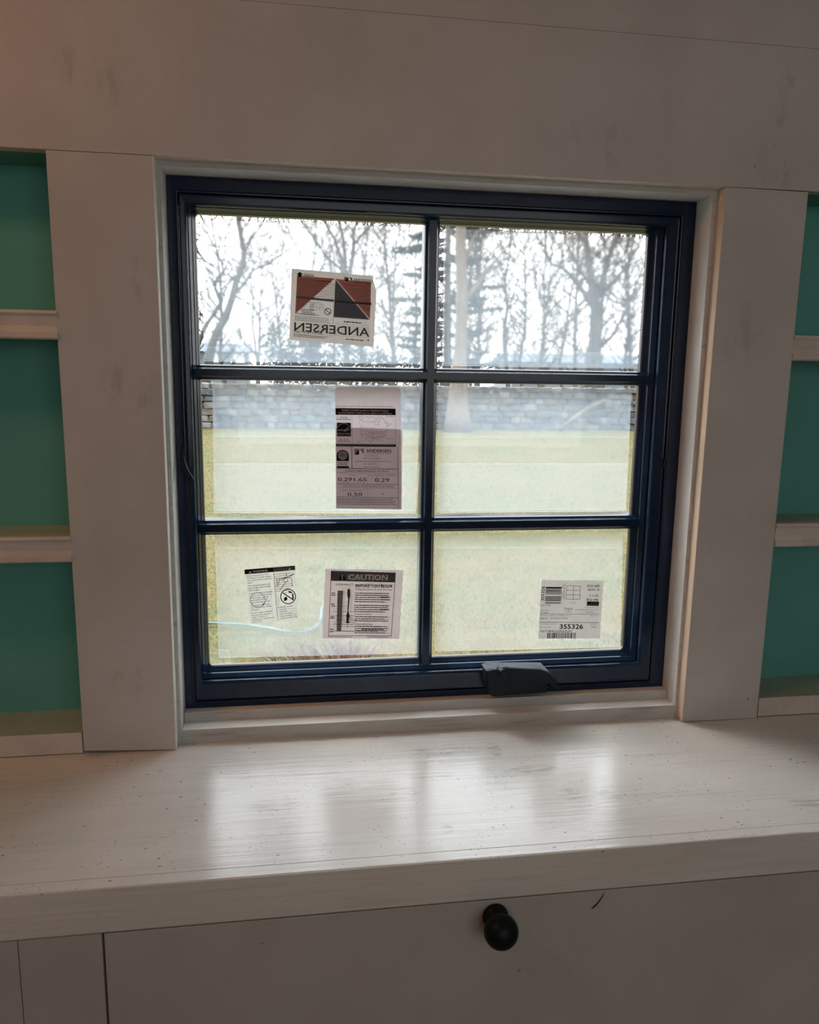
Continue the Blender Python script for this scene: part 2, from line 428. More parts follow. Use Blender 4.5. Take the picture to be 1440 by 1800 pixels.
# left board: its window-side edge is bare wood
obj('board', MB().prism([(-0.4665, CT + .0065), (-0.3382, CT + .0005), (-0.3378, 0.3976), (-0.4688, 0.3976)], 0, T), M['wall'], wall)
obj('board_edge', MB().prism([(-0.3382, CT + .0005), (-0.3372, CT + .0005), (-0.3368, 0.3976), (-0.3378, 0.3976)], 0.0002, T), M['jamb'], wall)
obj('board', MB().prism([(0.4599, CT + .0012), (0.5902, CT + .0005), (0.5940, 0.3968), (0.4639, 0.3976)], 0, T), M['wall'], wall)
obj('board_edge', MB().prism([(0.4589, CT + .0012), (0.4599, CT + .0012), (0.4639, 0.3976), (0.4629, 0.3976)], 0.0002, T), M['wood'], wall)
sh = MB()
OX0, OX1, OZ0, OZ1 = -0.352, 0.474, -0.43, 0.412
for b in ((XL, OX0, .1, .16, ZF, ZC), (OX1, XR, .1, .16, ZF, ZC), (OX0, OX1, .1, .16, ZF, OZ0), (OX0, OX1, .1, .16, OZ1, ZC)):
    sh.box(*b)
obj('sheathing', sh, M['siding'], wall)
bl = MB()
for b in ((-.465, OX0, T, .1, CT - .02, .46), (OX1, .59, T, .1, CT - .02, .46), (OX0, OX1, T, .1, OZ1, .46), (OX0, OX1, T + .012, .1, CT - .04, OZ0 - .003)):
    bl.box(*b)
obj('framing_block', bl, M['core'], wall)

# ------------------------------------------------------------------ shelves let into the wall either side
def niche(name, label, x0, x1, side, zs):
    n = empty(name, ((x0 + x1) / 2, 0.05, CT), label, 'shelf', 'painted shelf niches beside the window')
    obj('back_panel', MB().box(x0, x1, 0.088, 0.098, CT, 0.40), M['teal'], n)
    obj('top_panel', MB().box(x0, x1, T + .0005, 0.088, 0.3985, 0.408), M['teal'], n)
    obj('side_panel', MB().box(*((x1 - .004, x1) if side < 0 else (x0, x0 + .004)), T, 0.088, CT, 0.3985), M['teal'], n)
    for z0, z1 in zs:
        s = obj('shelf', MB().box(x0 + .004, x1 - .004, 0.008, 0.088, z0 + .006, z1 - .0005, face_mi={'top': 1}), [M['shelf'], M['sage']], n)
        # stepped ogee front edge
        m = MB()
        prof = [(0.012, z1), (-0.002, z1), (-0.004, z1 - .004), (-0.001, z1 - .008), (0.001, z1 - .020), (-0.001, z1 - .028), (-0.0035, z1 - .029), (-0.0035, z0 + .002), (-0.001, z0), (0.012, z0)]
        e0, e1 = (x0, -0.4668) if side < 0 else (0.5925, x1)
        o = len(m.v)
        for x in (e0, e1): m.v += [(x, y, z) for y, z in prof]
        k = len(prof)
        for i in range(k):
            j = (i + 1) % k; m.f.append((o + i, o + j, o + k + j, o + k + i)); m.mi.append(0)
        m.f.append(tuple(range(k))); m.mi.append(0); m.f.append(tuple(range(2 * k - 1, k - 1, -1))); m.mi.append(0)
        obj('edge_molding', m, M['shelf'], s)
    rz = -0.394
    r = obj('bottom_shelf', MB().box(x0 + .004, x1 - .004, 0.004, 0.088, CT + .0015, rz, face_mi={'top': 1}), [M['shelf'], M['sage']], n)
    return n
niche('shelf_niche', 'teal backed shelf niche with white moulded shelves, left of the window', -1.25, -0.4655, -1, [(0.1617, 0.199), (-0.140, -0.1035)])
niche('shelf_niche', 'darker teal backed shelf niche with white shelves, right of the window', 0.5905, 1.55, 1, [(0.153, 0.1905), (-0.138, -0.1003)])

# ================================================================== the window
win = empty('window_1', (0.061, 0.06, -0.39), kind='structure')
BX0, BX1, BZ0, BZ1 = -0.3317, 0.4541, -0.4053, 0.3904
obj('jamb', MB().box(OX0 + .001, BX0, T, .1, CT, BZ1, face_mi={'front': 1}), [M['jamb'], M['edge']], win)
obj('jamb', MB().box(BX1, OX1 - .001, T, .1, CT, BZ1, face_mi={'front': 1}), [M['jamb'], M['edge']], win)
obj('head_jamb', MB().box(OX0 + .001, OX1 - .001, T, .1, BZ1 + .0004, OZ1 - .001, face_mi={'front': 1}), [M['jamb'], M['edge']], win)
obj('sill', MB().box(BX0 + .0004, BX1 - .0004, T, .1, CT, BZ0, face_mi={'front': 1}), [M['jamb'], M['edge']], win)
obj('sill_filler', MB().box(BX0 + .001, BX1 - .001, .0455, .0625, BZ0 + .0004, -0.3905, face_mi={'top': 1}), [M['edge'], M['woodx']], win)

# black frame and the sash flush within it
GX0, GX1, GZ0, GZ1 = -0.3162, 0.4290, -0.3790, 0.3675     # groove between frame and sash
SX0, SX1, SZ0, SZ1 = -0.3052, 0.4082, -0.3480, 0.3521     # inner edge of the sash
LX0, LX1, LZ0, LZ1 = -0.2972, 0.3912, -0.3330, 0.3470     # visible glass
fr = obj('window_frame', MB().rects([(BX0 + .0005, BX1 - .0005, BZ0 + .002, BZ1 - .0005, .063), (GX0 - .004, GX1 + .004, GZ0 - .004, GZ1 + .004, .063), (GX0 - .0035, GX1 + .0035, GZ0 - .0035, GZ1 + .0035, .0612),
                       (GX0 - .0015, GX1 + .0015, GZ0 - .0015, GZ1 + .0015, .0604), (GX0 - .0005, GX1 + .0005, GZ0 - .0005, GZ1 + .0005, .0612), (GX0 - .0005, GX1 + .0005, GZ0 - .0005, GZ1 + .0005, .15), (BX0 + .0005, BX1 - .0005, BZ0 + .002, BZ1 - .0005, .15)], close=True), M['black'], win, bevel=.0007, seg=1)
sash = obj('sash', MB().rects([(GX0 + .001, GX1 - .001, GZ0 + .001, GZ1 - .001, .13), (GX0 + .001, GX1 - .001, GZ0 + .001, GZ1 - .001, .0625), (GX0 + .0025, GX1 - .0025, GZ0 + .0025, GZ1 - .0025, .0608),
                       (GX0 + .0045, GX1 - .0045, GZ0 + .006, GZ1 - .0045, .0612), (SX0 - .0022, SX1 + .0022, SZ0 - .004, SZ1 + .0022, .0615), (SX0, SX1, SZ0, SZ1, .065), (SX0, SX1, SZ0, SZ1, .078), (SX0, SX1, SZ0, SZ1, .13)], close=True), M['black'], win, bevel=.0006, seg=1)
def lerp_rect(t, y):
    return (SX0 + .0002 + (LX0 - SX0) * t, SX1 - .0002 + (LX1 - SX1) * t, SZ0 + .0002 + (LZ0 - SZ0) * t, SZ1 - .0002 + (LZ1 - SZ1) * t, y)
obj('glazing_bead', MB().rects([lerp_rect(*a) for a in ((0, .1), (0, .0735), (.10, .0725), (.42, .0795), (.48, .0835), (.56, .0835), (.86, .0895), (.86, .1))], close=True), M['black'], sash)
# rubber gasket with rounded corners against the glass
g = MB().rects([lerp_rect(.86, .0898), lerp_rect(.9, .0892), lerp_rect(1.0, .0915), lerp_rect(1.0, .099), lerp_rect(.86, .099)], close=True)
R_ = .007
for cx, sx_, cz, sz_ in ((LX0, 1, LZ0, 1), (LX1, -1, LZ0, 1), (LX0, 1, LZ1, -1), (LX1, -1, LZ1, -1)):
    arc = [(cx + sx_ * R_ * (1 - math.cos(a)), cz + sz_ * R_ * (1 - math.sin(a))) for a in [math.pi / 2 * i / 6 for i in range(7)]]
    g.prism([(cx, cz)] + arc, .0905, .098)
obj('gasket', g, M['gasket'], sash)

# muntins: one upright, two crossbars, bevelled towards the room
MX0, MX1 = 0.0362, 0.0596
MZ = [(0.1118, 0.1342), (-0.1228, -0.0988)]
def bar_profile(a0, a1):
    return [(a0, .0925), (a0 + .001, .0865), (a0 + .0045, .0825), (a0 + .0062, .0795), (a1 - .0062, .0795), (a1 - .0045, .0825), (a1 - .001, .0865), (a1, .0925), (a1, .112), (a0, .112)]
def sweep(prof, mk, e0, e1):
    m = MB(); k = len(prof)
    for e in (e0, e1): m.v += [mk(a, y, e) for a, y in prof]
    for i in range(k):
        j = (i + 1) % k; m.f.append((i, j, k + j, k + i)); m.mi.append(0)
    m.f.append(tuple(range(k))); m.mi.append(0); m.f.append(tuple(range(2 * k - 1, k - 1, -1))); m.mi.append(0)
    return m
obj('muntin', sweep(bar_profile(MX0, MX1), lambda a, y, e: (a, y, e), SZ0 + .002, SZ1 - .001), M['black'], sash)
for z0, z1 in MZ:
    obj('muntin', sweep(bar_profile(z0, z1), lambda a, y, e: (e, y + .0004, a), SX0 + .001, SX1 - .001), M['black'], sash)
YG = 0.093
cols = [(LX0 - .002, MX0 + .0005), (MX1 - .0005, LX1 + .002)]
rows = [(MZ[0][1] - .0005, LZ1 + .002), (MZ[1][1] - .0005, MZ[0][0] + .0005), (LZ0 - .002, MZ[1][0] + .0005)]
for z0, z1 in rows:
    for x0, x1 in cols:
        m = MB(); m.add([(x0, YG, z0), (x1, YG, z0), (x1, YG, z1), (x0, YG, z1)], [(0, 1, 2, 3)])
        obj('pane', m, M['glass'], win)

# folding crank on the bottom rail
crank = empty('crank_handle', (0.19, .045, -0.385), parent=win)
obj('crank_base', MB().prism([(0.1360, -0.3370), (0.1465, -0.3345), (0.236, -0.3385), (0.2415, -0.3445), (0.2405, -0.3790), (0.1475, -0.3815), (0.1405, -0.3730)], .030, .062, inset=.05), M['crank'], crank, bevel=.0012)
obj('crank_lever', MB().prism([(0.1540, -0.3400), (0.1550, -0.3325), (0.1590, -0.3285), (0.1660, -0.3270), (0.2240, -0.3335), (0.2370, -0.3390), (0.2470, -0.3500), (0.2560, -0.3650), (0.2540, -0.3690), (0.2460, -0.3660), (0.2370, -0.3560), (0.2200, -0.3490), (0.1640, -0.3450)], .0155, .036, inset=.07), M['crank'], crank, bevel=.0012)
obj('crank_pivot', MB().lathe_y(0.1600, -0.3345, [(.014, .003), (.0145, .0048), (.030, .0052)], 20), M['crank'], crank, smooth=False)
# sash lock lever on the left side of the frame
lk = empty('lock_lever', (-0.3195, .055, -0.015), parent=win)
pts = [(-0.3215, .060, 0.014), (-0.3212, .055, 0.004), (-0.3195, .050, -0.008), (-0.3160, .046, -0.019), (-0.3110, .044, -0.0275), (-0.3075, .0435, -0.0325)]
obj('lever', MB().tube(pts, [.0012, .0024, .0036, .0044, .0046, .0036], 10), M['crank'], lk, smooth=True)
obj('escutcheon', MB().box(-0.3235, -0.3185, .060, .0635, -0.020, 0.018), M['crank'], lk, bevel=.001)
obj('strike', MB().box(0.4250, 0.4290, .0545, .0630, -0.020, -0.002), M['crank'], win, bevel=.0015)

# ================================================================== countertop and cabinet below it
ctop = empty('countertop', (0.06, -0.15, CT), 'glossy white painted countertop, chipped and brush-marked, under the window', 'countertop')
obj('top_board', MB().box(-1.28, 1.58, -0.2940, T + .010, CT - .030, CT - .0002), M['counter'], ctop)
nz = MB()
X0, X1 = -1.28, 1.58
nz.box(X0, X1, -0.3135, -0.2945, -0.4802, CT + .0003)
obj('front_edging', nz, M['counter'], ctop, bevel=.0016)

cab = empty('base_cabinet', (0.1, -0.16, ZF), 'white painted base cabinet with a black round knob, below the countertop', 'cabinet')
body = MB()
body.box(-1.28, 1.58, -0.285, -.002, ZF, -0.4605)
obj('carcass', body, M['core'], cab)
FY = -0.3125
obj('face_panel', MB().box(-1.28, -0.4582, FY, -0.286, ZF, -0.4812), M['cabinet'], cab, bevel=.0006)
obj('stile', MB().box(-0.4574, -0.3722, FY, -0.286, ZF, -0.4812), M['cabinet'], cab, bevel=.0006)
door = obj('door', MB().box(-0.3698, 1.08, FY, -0.2905, -1.12, -0.4820), M['cabinet'], cab, bevel=.0010)
obj('stile', MB().box(1.0825, 1.58, FY, -0.286, ZF, -0.4812), M['cabinet'], cab, bevel=.0006)
obj('bottom_rail', MB().box(-0.3698, 1.08, FY, -0.286, ZF, -1.1225), M['cabinet'], cab, bevel=.0006)
KX, KZ = 0.0664, -0.5015
prof = [(FY - .0002, .0150), (FY - .003, .0155), (FY - .006, .0148), (FY - .009, .0132), (FY - .0125, .0122), (FY - .0150, .0122)]
for i in range(1, 15):
    a = math.pi * (0.22 + 0.78 * i / 14.0)
    prof.append((FY - .0285 + .0180 * math.cos(a), max(.0004, .0198 * math.sin(a))))
obj('knob', MB().lathe_y(KX, KZ, prof, 40), M['knob'], door, smooth=True)
obj('scratch', MB().tube([(0.2000, FY - .0002, -0.4845), (0.1978, FY - .0002, -0.4900), (0.1935, FY - .0002, -0.4968), (0.1890, FY - .0002, -0.5015), (0.1854, FY - .0002, -0.5049)], [.0003, .0007, .0009, .0012, .0006], 5), M['core'], door)

# ================================================================== film and papers stuck on the panes
def quad(pts, y):
    m = MB(); m.add([(x, y, z) for x, z in pts], [tuple(range(len(pts)))]); return m
def edge_strips(pts, w, y):
    m = MB(); n = len(pts)
    cx = sum(p[0] for p in pts) / n; cz = sum(p[1] for p in pts) / n
    for i in range(n):
        a, b = Vector(pts[i]), Vector(pts[(i + 1) % n]); d = (b - a).normalized(); nn = Vector((-d.y, d.x))
        if nn.dot(Vector((cx, cz)) - a) < 0: nn = -nn
        q = [a, b, b + nn * w, a + nn * w]; m.add([(p.x, y, p.y) for p in q], [(0, 1, 2, 3)])
    return m
def film(label, pts, strips=()):
    f = obj('protective_film', MB().prism(pts, YG - .0008, YG - .0004), M['film'], origin=(pts[0][0], YG, pts[0][1]))
    tag(f, label, 'film', 'protective films on the window panes')
    obj('film_edge', edge_strips(pts, .0007, YG - .0009), M['edgefilm'], f)
    for s in strips:
        o = obj('film_overlap', quad(s, YG - .0011), M['film2'], f)
        obj('film_edge', edge_strips(s, .0006, YG - .0012), M['edgefilm'], o)
    return f
film('clear hazy protective film on the top left pane behind the red and white label', [(-0.2905, 0.1390), (0.0345, 0.1405), (0.0352, 0.3420), (-0.2910, 0.3385)],
     [[(-0.2880, 0.1425), (0.0325, 0.1425), (0.0325, 0.1632), (-0.2880, 0.1600)]])
film('clear hazy protective film on the top right pane with no label', [(0.0680, 0.1385), (0.3868, 0.1392), (0.3876, 0.3400), (0.0670, 0.3405)],
     [[(0.0690, 0.1420), (0.3790, 0.1420), (0.3780, 0.1635), (0.0685, 0.1620)]])
film('clear hazy protective film on the middle left pane around the energy label', [(-0.2830, -0.0890), (0.0295, -0.0930), (0.0330, 0.1050), (-0.2795, 0.1082)],
     [[(-0.2800, -0.0850), (0.0300, -0.0890), (0.0345, -0.0135), (-0.2800, -0.0130)], [(-0.2785, 0.0275), (0.0335, 0.0285), (0.0325, 0.1000), (-0.2775, 0.1020)]])
film('clear hazy protective film on the middle right pane with no label', [(0.0640, -0.0925), (0.3825, -0.0935), (0.3795, 0.1060), (0.0620, 0.1040)],
     [[(0.0650, -0.0890), (0.3800, -0.0900), (0.3790, -0.0140), (0.0645, -0.0135)], [(0.0635, 0.0280), (0.3790, 0.0285), (0.3770, 0.1030), (0.0630, 0.1010)]])
film('clear hazy protective film on the bottom left pane behind the warning and caution labels', [(-0.2820, -0.3210), (0.0350, -0.3262), (0.0360, -0.1262), (-0.2825, -0.1240)],
     [[(-0.2815, -0.1440), (0.0360, -0.1500), (0.0360, -0.1270), (-0.2815, -0.1255)], [(-0.2950, -0.3310), (-0.2635, -0.3300), (-0.2660, -0.3080), (-0.2940, -0.3060)]])
film('clear hazy protective film on the bottom right pane behind the shipping label', [(0.0650, -0.3240), (0.3870, -0.3290), (0.3800, -0.1280), (0.0620, -0.1265)],
     [[(0.0640, -0.1500), (0.3760, -0.1560), (0.3790, -0.1300), (0.0630, -0.1280)]])

# ---- printing helpers: artwork units are mapped onto the sheet's own corners
FONT_CACHE = {}
def glyphs(text, bold):
    key = (text, round(bold, 4))
    if key not in FONT_CACHE:
        c = bpy.data.curves.new('lettering_source', 'FONT'); c.body = text; c.size = 1.0; c.resolution_u = 2; c.offset = bold
        o = bpy.data.objects.new('lettering_source', c)
        me = bpy.data.meshes.new_from_object(o)
        vs = [(v.co.x, v.co.y) for v in me.vertices]; fs = [tuple(p.vertices) for p in me.polygons]
        bpy.data.objects.remove(o); bpy.data.curves.remove(c); bpy.data.meshes.remove(me)
        FONT_CACHE[key] = (vs, fs)
    return FONT_CACHE[key]
class Sheet:
    def __init__(s, world, art, y):
        """world: TL,TR,BR,BL in (x,z); art: the same corners in artwork units"""
        s.w = [Vector(p) for p in world]; s.a = [Vector(p) for p in art]; s.y = y; s.layers = {}
        a = s.a
        s.o = (a[0] + a[1] + a[2] + a[3]) / 4
        s.ex = ((a[1] - a[0]) + (a[2] - a[3])) / 2; s.ey = ((a[3] - a[0]) + (a[2] - a[1])) / 2
        s.det = s.ex.x * s.ey.y - s.ex.y * s.ey.x
        s.dx = s.ex.normalized(); s.dy = s.ey.normalized()
    def P(s, x, y):
        d = Vector((x, y)) - s.o
        u = 0.5 + (d.x * s.ey.y - d.y * s.ey.x) / s.det; v = 0.5 + (s.ex.x * d.y - s.ex.y * d.x) / s.det
        w = s.w
        return (w[0] * (1 - u) + w[1] * u) * (1 - v) + (w[3] * (1 - u) + w[2] * u) * v
    def layer(s, k): return s.layers.setdefault(k, MB())
    def poly(s, pts, ink='ink', lift=1):
        m = s.layer((ink, lift)); m.add([(*(lambda q: (q.x, s.y - .00035 * lift, q.y))(s.P(*p)),) for p in pts], [tuple(range(len(pts)))])
    def bar(s, x, y, w, h, ink='ink', lift=1):
        """bar of width w and height h from the upper-left point, along the sheet's own axes"""
        p = Vector((x, y)); s.poly([p, p + s.dx * w, p + s.dx * w + s.dy * h, p + s.dy * h], ink, lift)
    def line(s, x0, y0, x1, y1, t, ink='ink', lift=1):
        a, b = Vector((x0, y0)), Vector((x1, y1)); d = (b - a).normalized(); n = Vector((-d.y, d.x)) * t / 2
        s.poly([a - n, b - n, b + n, a + n], ink, lift)
    def ring(s, cx, cy, r, t, ink='ink', lift=1, a0=0, a1=360, n=28):
        for i in range(n):
            p, q = (math.radians(a0 + (a1 - a0) * k / n) for k in (i, i + 1))
            s.poly([(cx + (r - t) * math.cos(p), cy + (r - t) * math.sin(p)), (cx + r * math.cos(p), cy + r * math.sin(p)), (cx + r * math.cos(q), cy + r * math.sin(q)), (cx + (r - t) * math.cos(q), cy + (r - t) * math.sin(q))], ink, lift)
    def disc(s, cx, cy, r, ink='ink', lift=1, a0=0, a1=360, n=24):
        s.poly([(cx + r * math.cos(math.radians(a0 + (a1 - a0) * i / n)), cy + r * math.sin(math.radians(a0 + (a1 - a0) * i / n))) for i in range(n + (a1 - a0 < 360))], ink, lift)
    def text(s, body, x, y, w, h, ink='ink', bold=0.0, mirror=False, lift=1, turn=False):
        """one line of lettering: baseline starts at (x, y); fitted to width w and capital height h"""
        doubled = 'M' in body and bold > 0          # this face's M cannot be fattened, so it is struck twice
        vs, fs = glyphs(body, 0.0 if doubled else bold)
        if not vs: return
        x0 = min(v[0] for v in vs); x1 = max(v[0] for v in vs)
        kx = w / (x1 - x0); ky = h / 0.70
        if doubled:
            n = len(vs); fs = fs + [tuple(i + n for i in f) for f in fs]
            vs = [(a - bold * .7, b) for a, b in vs] + [(a + bold * .7, b) for a, b in vs]
        m = s.layer((ink, lift)); out = []
        for gx, gy in vs:
            ax = (gx - x0) * kx
            if mirror: ax = w - ax
            ay = gy * ky
            p = Vector((x, y)) + (s.dx * ax - s.dy * ay if not turn else -s.dy * ax - s.dx * ay)
            q = s.P(*p); out.append((q.x, s.y - .00035 * lift, q.y))
        m.add(out, fs)
    def block(s, x, y, w, n, pitch, h, ink='ink', seed=1, lift=1, ragged=0.3):
        """lines of print too small to read: rows of word-long dashes"""
        r = random.Random(seed)
        for i in range(n):
            end = w * (1 - ragged * r.random()); cx = 0
            while cx < end - h:
                ww = min(h * (1.2 + 3.2 * r.random()), end - cx)
                p = Vector((x, y)) + s.dx * cx + s.dy * (pitch * i)
                s.bar(p.x, p.y, ww, h, ink, lift); cx += ww + h * 0.55
    def make(s, parent):
        for (ink, lift), m in s.layers.items():
            tag(obj('printing', m, M[ink], parent), kind='stuff')
def sheet(name, label, world, art, y, mat, outline=None, group='labels and papers on the window panes'):
    s = Sheet(world, art, y)
    pts = outline or world
    o = obj(name, quad(pts, y), mat, origin=(world[3][0], y, world[3][1]))
    tag(o, label, 'label', group); s.o_ = o
    return s
def rounded(w, r, n=5, which=(1, 1, 1, 1)):
    w = [Vector(p) for p in w]; out = []
    for i in range(4):
        if not which[i]: out.append(w[i]); continue
        a = (w[i - 1] - w[i]).normalized(); b = (w[(i + 1) % 4] - w[i]).normalized()
        for k in range(n + 1):
            t = k / n; out.append(w[i] + a * r * (1 - t) ** 2 + b * r * t ** 2)
    return out

# ---- 1: red and slate triangle label, upper left pane
W = [(-0.1609, 0.2755), (-0.0405, 0.2685), (-0.0393, 0.1651), (-0.1659, 0.1725)]
s = sheet('window_label', 'torn-edged beige label with red fields and a slate triangle, top left pane', W, [(165, 160), (1190, 255), (1200, 1148), (133, 1062)], YG - .0022, M['paper'],
          outline=[W[0], (-0.0405, 0.2685), (-0.0402, 0.2623), (-0.0375, 0.2540), (-0.0352, 0.2451), (-0.0358, 0.2400), (-0.0360, 0.2293), (-0.0372, 0.2180), W[2], W[3]])
s.poly([(222, 250), (700, 288), (210, 728)], 'red')
s.poly([(712, 290), (1172, 330), (1150, 800)], 'red')
s.poly([(712, 300), (1145, 806), (690, 772)], 'slate')
s.line(706, 300, 672, 1010, 9, 'lite', 2)
# show-through lines of print on both fields
for i in range(17):
    yy = 312 + i * 24
    s.line(228, yy - 22, 640 - i * 22, yy + 12 - i * 1.8, 6, 'grey', 2)
    if i < 14: s.line(800 + i * 22, yy + 34 + i * 2, 1165 - i, yy + 62, 5, 'grey', 2)
for i in range(18): s.line(716 - i * 1.5, 360 + i * 22.5, 745 + i * 20, 362 + i * 24.2, 5, 'ink', 2)
for i in range(9): s.line(640 - i * 28, 345 + i * 24, 695 - i, 349 + i * 24.6, 5, 'grey', 2)
s.line(215, 520, 690, 566, 28, 'slate', 2); s.line(700, 570, 1170, 605, 30, 'grey', 2)
s.poly([(215, 235), (257, 206), (300, 242), (278, 242), (276, 272), (234, 268), (236, 238)], 'ink', 2)     # arrow up
s.text('THIS SIDE IN', 308, 240, 120, 15, 'ink', .01, lift=2)
s.line(308, 248, 440, 258, 7, 'ink', 2)
s.poly([(824, 266), (878, 270), (876, 320), (822, 314)], 'lgrey', 2); s.poly([(878, 270), (876, 320), (824, 314)], 'ink', 3)
s.poly([(884, 272), (930, 276), (929, 322)], 'lgrey', 2)
s.text('ANDERSEN', 940, 316, 250, 36, 'ink', .012, lift=3)
s.text('WINDOWS & DOORS', 942, 336, 240, 12, 'ink', .006, lift=3)
for i in range(4): s.line(465 - i * 4, 312 + i * 3, 660, 330, 6, 'ink', 2) if i == 0 else None
s.ring(614, 702, 44, 9, 'ink', 2); s.line(584, 672, 646, 732, 9, 'ink', 2)
for a, b in (((480, 580), (560, 622)), ((560, 622), (552, 690)), ((480, 580), (474, 680)), ((520, 600), (512, 690)), ((552, 640), (476, 660))):
    s.line(*a, *b, 5, 'lgrey', 2)
s.block(385, 585, 80, 5, 22, 8, 'grey', 3, 2); s.block(290, 668, 170, 4, 20, 9, 'grey', 4, 2); s.block(215, 720, 330, 1, 20, 7, 'grey', 41, 2)
s.block(205, 752, 450, 4, 18, 7, 'lgrey', 5, 2, .1); s.block(700, 792, 420, 1, 20, 10, 'lite', 6, 2, .1)
s.block(815, 822, 230, 1, 20, 13, 'ink', 7, 2, .05)
for i in range(7):
    s.line(205, 850 + i * 24, 660, 882 + i * 24, 3, 'lgrey', 2); s.line(690, 852 + i * 25, 1140, 888 + i * 25, 3, 'lgrey', 2)
s.text('ANDERSEN', 200, 942, 942, 108, 'grey', .012, mirror=True, lift=3)
s.text('LOVE THE LIFE YOU SEE', 190, 962, 360, 20, 'ink', .008, lift=4)
s.block(190, 985, 440, 2, 20, 8, 'grey', 8, 2, .1); s.block(840, 1046, 240, 1, 20, 12, 'ink', 9, 2, .05); s.poly([(1105, 1058), (1135, 1062), (1130, 1084)], 'ink', 2)
s.make(s.o_)

# ---- 2: energy label of two overlapping sheets, middle left pane
WB = [(-0.0972, 0.0437), (0.0070, 0.0407), (0.0067, -0.0866), (-0.0970, -0.0835)]
sheet('window_label', 'lower backing sheet showing under the tall energy rating label', WB, [(0, 0), (1, 0), (1, 1), (0, 1)], YG - .0018, M['mauve'], outline=rounded(WB, .006, which=(0, 1, 0, 0)))
W = [(-0.0979, 0.1040), (0.0030, 0.1044), (0.0062, -0.0855), (-0.0966, -0.0833)]
# artwork units: 0..1125 wide, 0..2120 tall
s = sheet('window_label', 'tall mauve energy rating label with maps and figures, middle left pane', W, [(0, 0), (1125, 0), (1125, 2120), (0, 2120)], YG - .0026, M['mauve'], outline=rounded(W, .006, which=(1, 1, 0, 0)))
s.text('Do not remove until final code inspection, save label for future reference.', 10, 338, 1000, 26, 'grey')
s.bar(4, 362, 1030, 112, 'ink')
s.text('ENERGY STAR\u00ae Certified in Highlighted Regions', 110, 412, 800, 28, 'lite', .012, lift=2)
s.text('Certifi\u00e9 ENERGY STAR dans les r\u00e9gions en surbrillance', 50, 456, 920, 28, 'lite', .012, lift=2)
s.text('Canada', 78, 532, 128, 26, 'ink', .012); s.block(26, 550, 240, 1, 20, 10, 'grey', 11, 1, .02)
s.line(284, 474, 284, 985, 4, 'grey'); s.line(1034, 474, 1034, 985, 3, 'grey')
s.bar(24, 612, 238, 236, 'ink'); s.bar(24, 792, 238, 7, 'lite', 2)
s.ring(143, 745, 122, 6, 'lite', 2, 200, 340, 18)
s.text('energy', 40, 752, 150, 34, 'lite', .004, lift=2)
st = [(205 + (34 if i % 2 == 0 else 14) * math.sin(math.pi * i / 5), 725 - (34 if i % 2 == 0 else 14) * math.cos(math.pi * i / 5)) for i in range(10)]
for i in range(10): s.line(*st[i], *st[(i + 1) % 10], 5, 'lite', 2)
s.text('ENERGY STAR', 32, 838, 222, 28, 'lgrey', .004, lift=2)
s.text('U.S. / \u00c9.-U.', 62, 912, 160, 28, 'ink', .012); s.block(40, 930, 210, 1, 20, 10, 'grey', 12, 1, .02)
s.text('EX-17A-20', 870, 505, 150, 18, 'ink', .008)
# outline maps
def outline(pts, t=4, ink='grey'):
    for a, b in zip(pts, pts[1:]): s.line(*a, *b, t, ink)
outline([(400, 510), (440, 490), (470, 530), (430, 560), (400, 530), (400, 510)]); outline([(410, 560), (470, 590), (560, 600), (660, 590)])
outline([(520, 500), (580, 520), (640, 505), (700, 530), (690, 570), (740, 600), (770, 560), (720, 520), (760, 495), (820, 540), (870, 590), (840, 610), (900, 640), (880, 600), (960, 625), (930, 650), (870, 660)])
outline([(400, 600), (420, 650), (460, 690), (620, 700), (760, 715), (860, 690), (920, 640)]); outline([(680, 570), (660, 610), (700, 650), (750, 620), (740, 660)])
outline([(425, 690), (440, 740), (430, 800), (460, 850), (520, 890), (560, 900), (600, 950), (660, 900), (740, 905), (800, 940), (790, 890), (850, 830), (870, 760), (900, 700)])
outline([(440, 740), (540, 750), (640, 755), (760, 770), (860, 760)]); outline([(520, 750), (530, 890)], 3); outline([(640, 755), (640, 905)], 3); outline([(430, 800), (530, 815), (640, 820), (780, 830)], 5); outline([(540, 850), (680, 860), (800, 845), (850, 820)], 6)
outline([(560, 780), (720, 790), (830, 800)], 6); outline([(570, 875), (700, 880), (790, 870)], 5); outline([(860, 880), (1000, 878)], 4, 'ink'); outline([(380, 920), (420, 945), (360, 960)], 4)
s.bar(4, 980, 1030, 42, 'ink'); s.block(20, 994, 980, 1, 20, 10, 'lgrey', 13, 2, .02)
# rating council box
s.line(276, 1022, 276, 1408, 9); s.line(1068, 1022, 1072, 2110, 7); s.line(8, 1408, 1068, 1412, 8)
s.bar(14, 1190, 210, 90, 'ink'); s.disc(119, 1190, 105, 'ink', 1, 180, 360)
for i in range(22):
    a = 2 * math.pi * i / 22; s.line(119 + 46 * math.cos(a), 1178 + 46 * math.sin(a), 119 + 82 * math.cos(a), 1178 + 82 * math.sin(a), 8, 'lite', 2)
s.disc(119, 1178, 44, 'lgrey', 2); s.text('NFRC', 88, 1188, 62, 20, 'ink', .006, lift=3)
s.block(30, 1305, 180, 2, 28, 12, 'grey', 14, 1, .1); s.bar(18, 1368, 205, 34, 'ink')
s.poly([(318, 1165), (398, 1062), (398, 1165)], 'ink'); s.poly([(318, 1062), (396, 1062), (318, 1158)], 'lgrey'); s.poly([(408, 1062), (480, 1062), (480, 1165), (460, 1130)], 'lgrey')
s.text('ANDERSEN', 520, 1122, 430, 56, 'ink', .012); s.text('WINDOWS & DOORS', 520, 1150, 430, 14, 'ink', .006)
